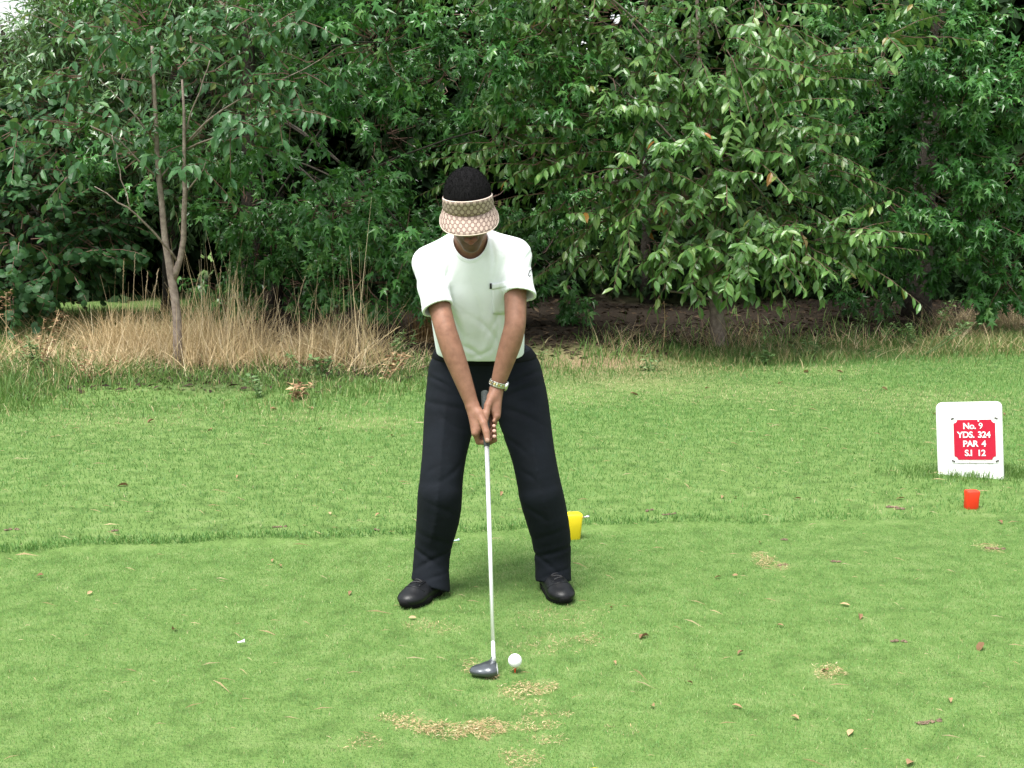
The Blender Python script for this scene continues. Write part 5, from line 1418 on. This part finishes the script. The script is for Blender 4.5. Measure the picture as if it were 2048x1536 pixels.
# ---------------------------------------------------------------- watch on the left wrist
M['silver'] = mat_plain('watch_silver', (.72, .72, .70), .28, 1, var=.06)
M['gold'] = mat_plain('watch_gold', (.75, .58, .28), .3, 1, var=.06)
wd_ = nrm(W_L - EL_L); wcn = W_L - wd_ * .016
watch = thing('wrist_watch', wcn, 'silver and gold wrist watch on a metal bracelet', 'watch')
wa = nrm(np.cross(wd_, [0, 1.0, 0])); wb_ = np.cross(wd_, wa)
for k in range(22):
    a = 2 * math.pi * k / 22; rd_ = wa * math.cos(a) + wb_ * math.sin(a); tg_ = -wa * math.sin(a) + wb_ * math.cos(a)
    Rw = np.stack([tg_, wd_, rd_], 1)
    mb = MB()
    for off, hw in ((-.0062, .0024), (.0062, .0024)): mb.box(wcn + rd_ * .0292 + wd_ * off, .0039, hw, .0016, Rw)
    bevel(link('link', mb.mesh('link', M['silver']), watch), .0006, 1)
    mb = MB(); mb.box(wcn + rd_ * .0295 , .0038, .0034, .0018, Rw); bevel(link('link', mb.mesh('link', M['gold' if k % 2 else 'silver']), watch), .0006, 1)
rd_ = nrm(wa * .95 + wb_ * .1); rd_ = rd_ if rd_[0] > 0 else -rd_
mb = MB(); mb.tube([wcn + rd_ * .026, wcn + rd_ * .033, wcn + rd_ * .036], [.0165, .017, .0145], 24); link('case', mb.mesh('case', M['silver'], True), watch)

# ---------------------------------------------------------------- club, ball and tee
club = thing('golf_club', HOS - [0, 0, .04], 'golf wood with bright steel shaft and grey head, held in both hands behind the ball', 'golf club')
M['steel'] = mat_plain('steel', (.88, .89, .90), .42, .85, var=.03)
M['rubber'] = mat_noise('grip_rubber', [(.3, (.02, .026, .025)), (.7, (.05, .06, .058))], 200, .8)
clen = float(np.linalg.norm(HOS - BUTT))
mb = MB(); mb.tube([hp(.20, 0, 0), hp(.5, 0, 0), hp(clen - .05, 0, 0)], [.0078, .0074, .0062], 16); link('shaft', mb.mesh('shaft', M['steel'], True), club)
mb = MB(); mb.tube([hp(0, 0, 0), hp(.003, 0, 0), hp(.01, 0, 0), hp(.12, 0, 0), hp(.215, 0, 0), hp(.217, 0, 0)], [.010, .0138, .0142, .0122, .0102, .008], 18); link('grip', mb.mesh('grip', M['rubber'], True), club)
mb = MB(); mb.tube([hp(clen - .055, 0, 0), hp(clen - .05, 0, 0), hp(clen - .012, 0, 0), hp(clen + .012, 0, 0)], [.0058, .0068, .0068, .0085], 16); link('hosel', mb.mesh('hosel', M['steel'], True), club)
C_ = Field(HOS - [.13, .14, .10], HOS + [.10, .10, .06], .0020)
hc = np.array([HOS[0] - .024, HOS[1] - .022, .024])
# head: pear shaped shell, flat face towards the ball (+X), toe towards the photographer
C_.ell(hc + [.002, -.004, -.003], (.046, .036, .017), None, .0)
C_.ell(hc + [.014, -.001, .000], (.030, .041, .0205), None, .010)
C_.ell(hc + [-.020, -.004, -.006], (.030, .024, .011), None, .012)
C_.cone(hc + [.022, .022, .004], HOS, .010, .008, .012)
X, Y, Z = C_.grid()
C_.F = np.maximum(C_.F, ((X - (hc[0] + .036)) * .985 + (Z - hc[2]) * .17 + .10 * ((Y - hc[1]) ** 2) * 6).astype(np.float32))
C_.F = np.maximum(C_.F, (.006 - Z).astype(np.float32))
m, n, p, o = new_mat('club_head_paint')
t = noise(n, 30, 3); r = ramp(n, [(.3, (.07, .08, .09)), (.7, (.10, .112, .122))]); n.links.new(t.outputs['Fac'], r.inputs['Fac']); n.links.new(r.outputs[0], p.inputs['Base Color'])
p.inputs['Metallic'].default_value = .55; p.inputs['Roughness'].default_value = .3; p.inputs['Coat Weight'].default_value = .5
hd_ = link('head', fmesh('head', C_, m, 3)[0], club)
mb = MB()
for k in range(-3, 4):
    zz = hc[2] + k * .0032; xx = hc[0] + .036 - .17 * (zz - hc[2]) / .985
    mb.tube([np.array([xx + .0002, hc[1] - .022, zz]), np.array([xx + .0002, hc[1] + .018, zz])], .0006, 4)
link('score_lines', mb.mesh('score_lines', M['white_paint']), hd_)

tp_ = gp(1030, 1346); BR = .02135
tc = np.array([tp_[0], tp_[1], 0.0])
tee = thing('golf_tee', tc, 'small red tee peg under the white golf ball', 'tee')
mb = MB(); TZ = .019
prof = [(-.012, .0016), (.0, .0022), (TZ - .012, .0024), (TZ - .005, .0036), (TZ, .0062), (TZ + .002, .0064), (TZ + .0012, .0055)]
mb.tube([tc + [0, 0, z] for z, _ in prof], [q for _, q in prof], 18); link('peg', mb.mesh('peg', mat_plain('tee_red', (.70, .05, .02), .4), True), tee)
bc = tc + [0, 0, TZ + BR + .0002]
nlat, nlon = 64, 128
V = []
gi = np.arange(330) + .5; phi = np.arccos(1 - 2 * gi / 330); th = math.pi * (1 + 5 ** .5) * gi
dm = np.stack([np.cos(th) * np.sin(phi), np.sin(th) * np.sin(phi), np.cos(phi)], 1)
la = np.linspace(0, math.pi, nlat + 1)[:, None]; lo_ = np.linspace(0, 2 * math.pi, nlon, endpoint=False)[None, :]
dirs = np.stack([np.sin(la) * np.cos(lo_), np.sin(la) * np.sin(lo_), np.cos(la) + 0 * lo_], -1).reshape(-1, 3)
ca = np.clip((dirs @ dm.T).max(1), -1, 1); da = np.arccos(ca)
rad = BR - .0004 * np.clip(1 - (da / .088) ** 2, 0, 1)
V = bc + dirs * rad[:, None]
ii = np.arange((nlat + 1) * nlon).reshape(nlat + 1, nlon); q4 = np.stack([ii[:-1], np.roll(ii, -1, 1)[:-1], np.roll(ii, -1, 1)[1:], ii[1:]], -1).reshape(-1, 4)
ball = link('golf_ball', fast_mesh('golf_ball', V, q4[:, ::-1], np.full(len(q4), 4), mat_plain('ball_white', (.83, .83, .84), .3, var=.02), True))
tag(ball, 'white dimpled golf ball resting on a red tee beside the club head', 'golf ball')
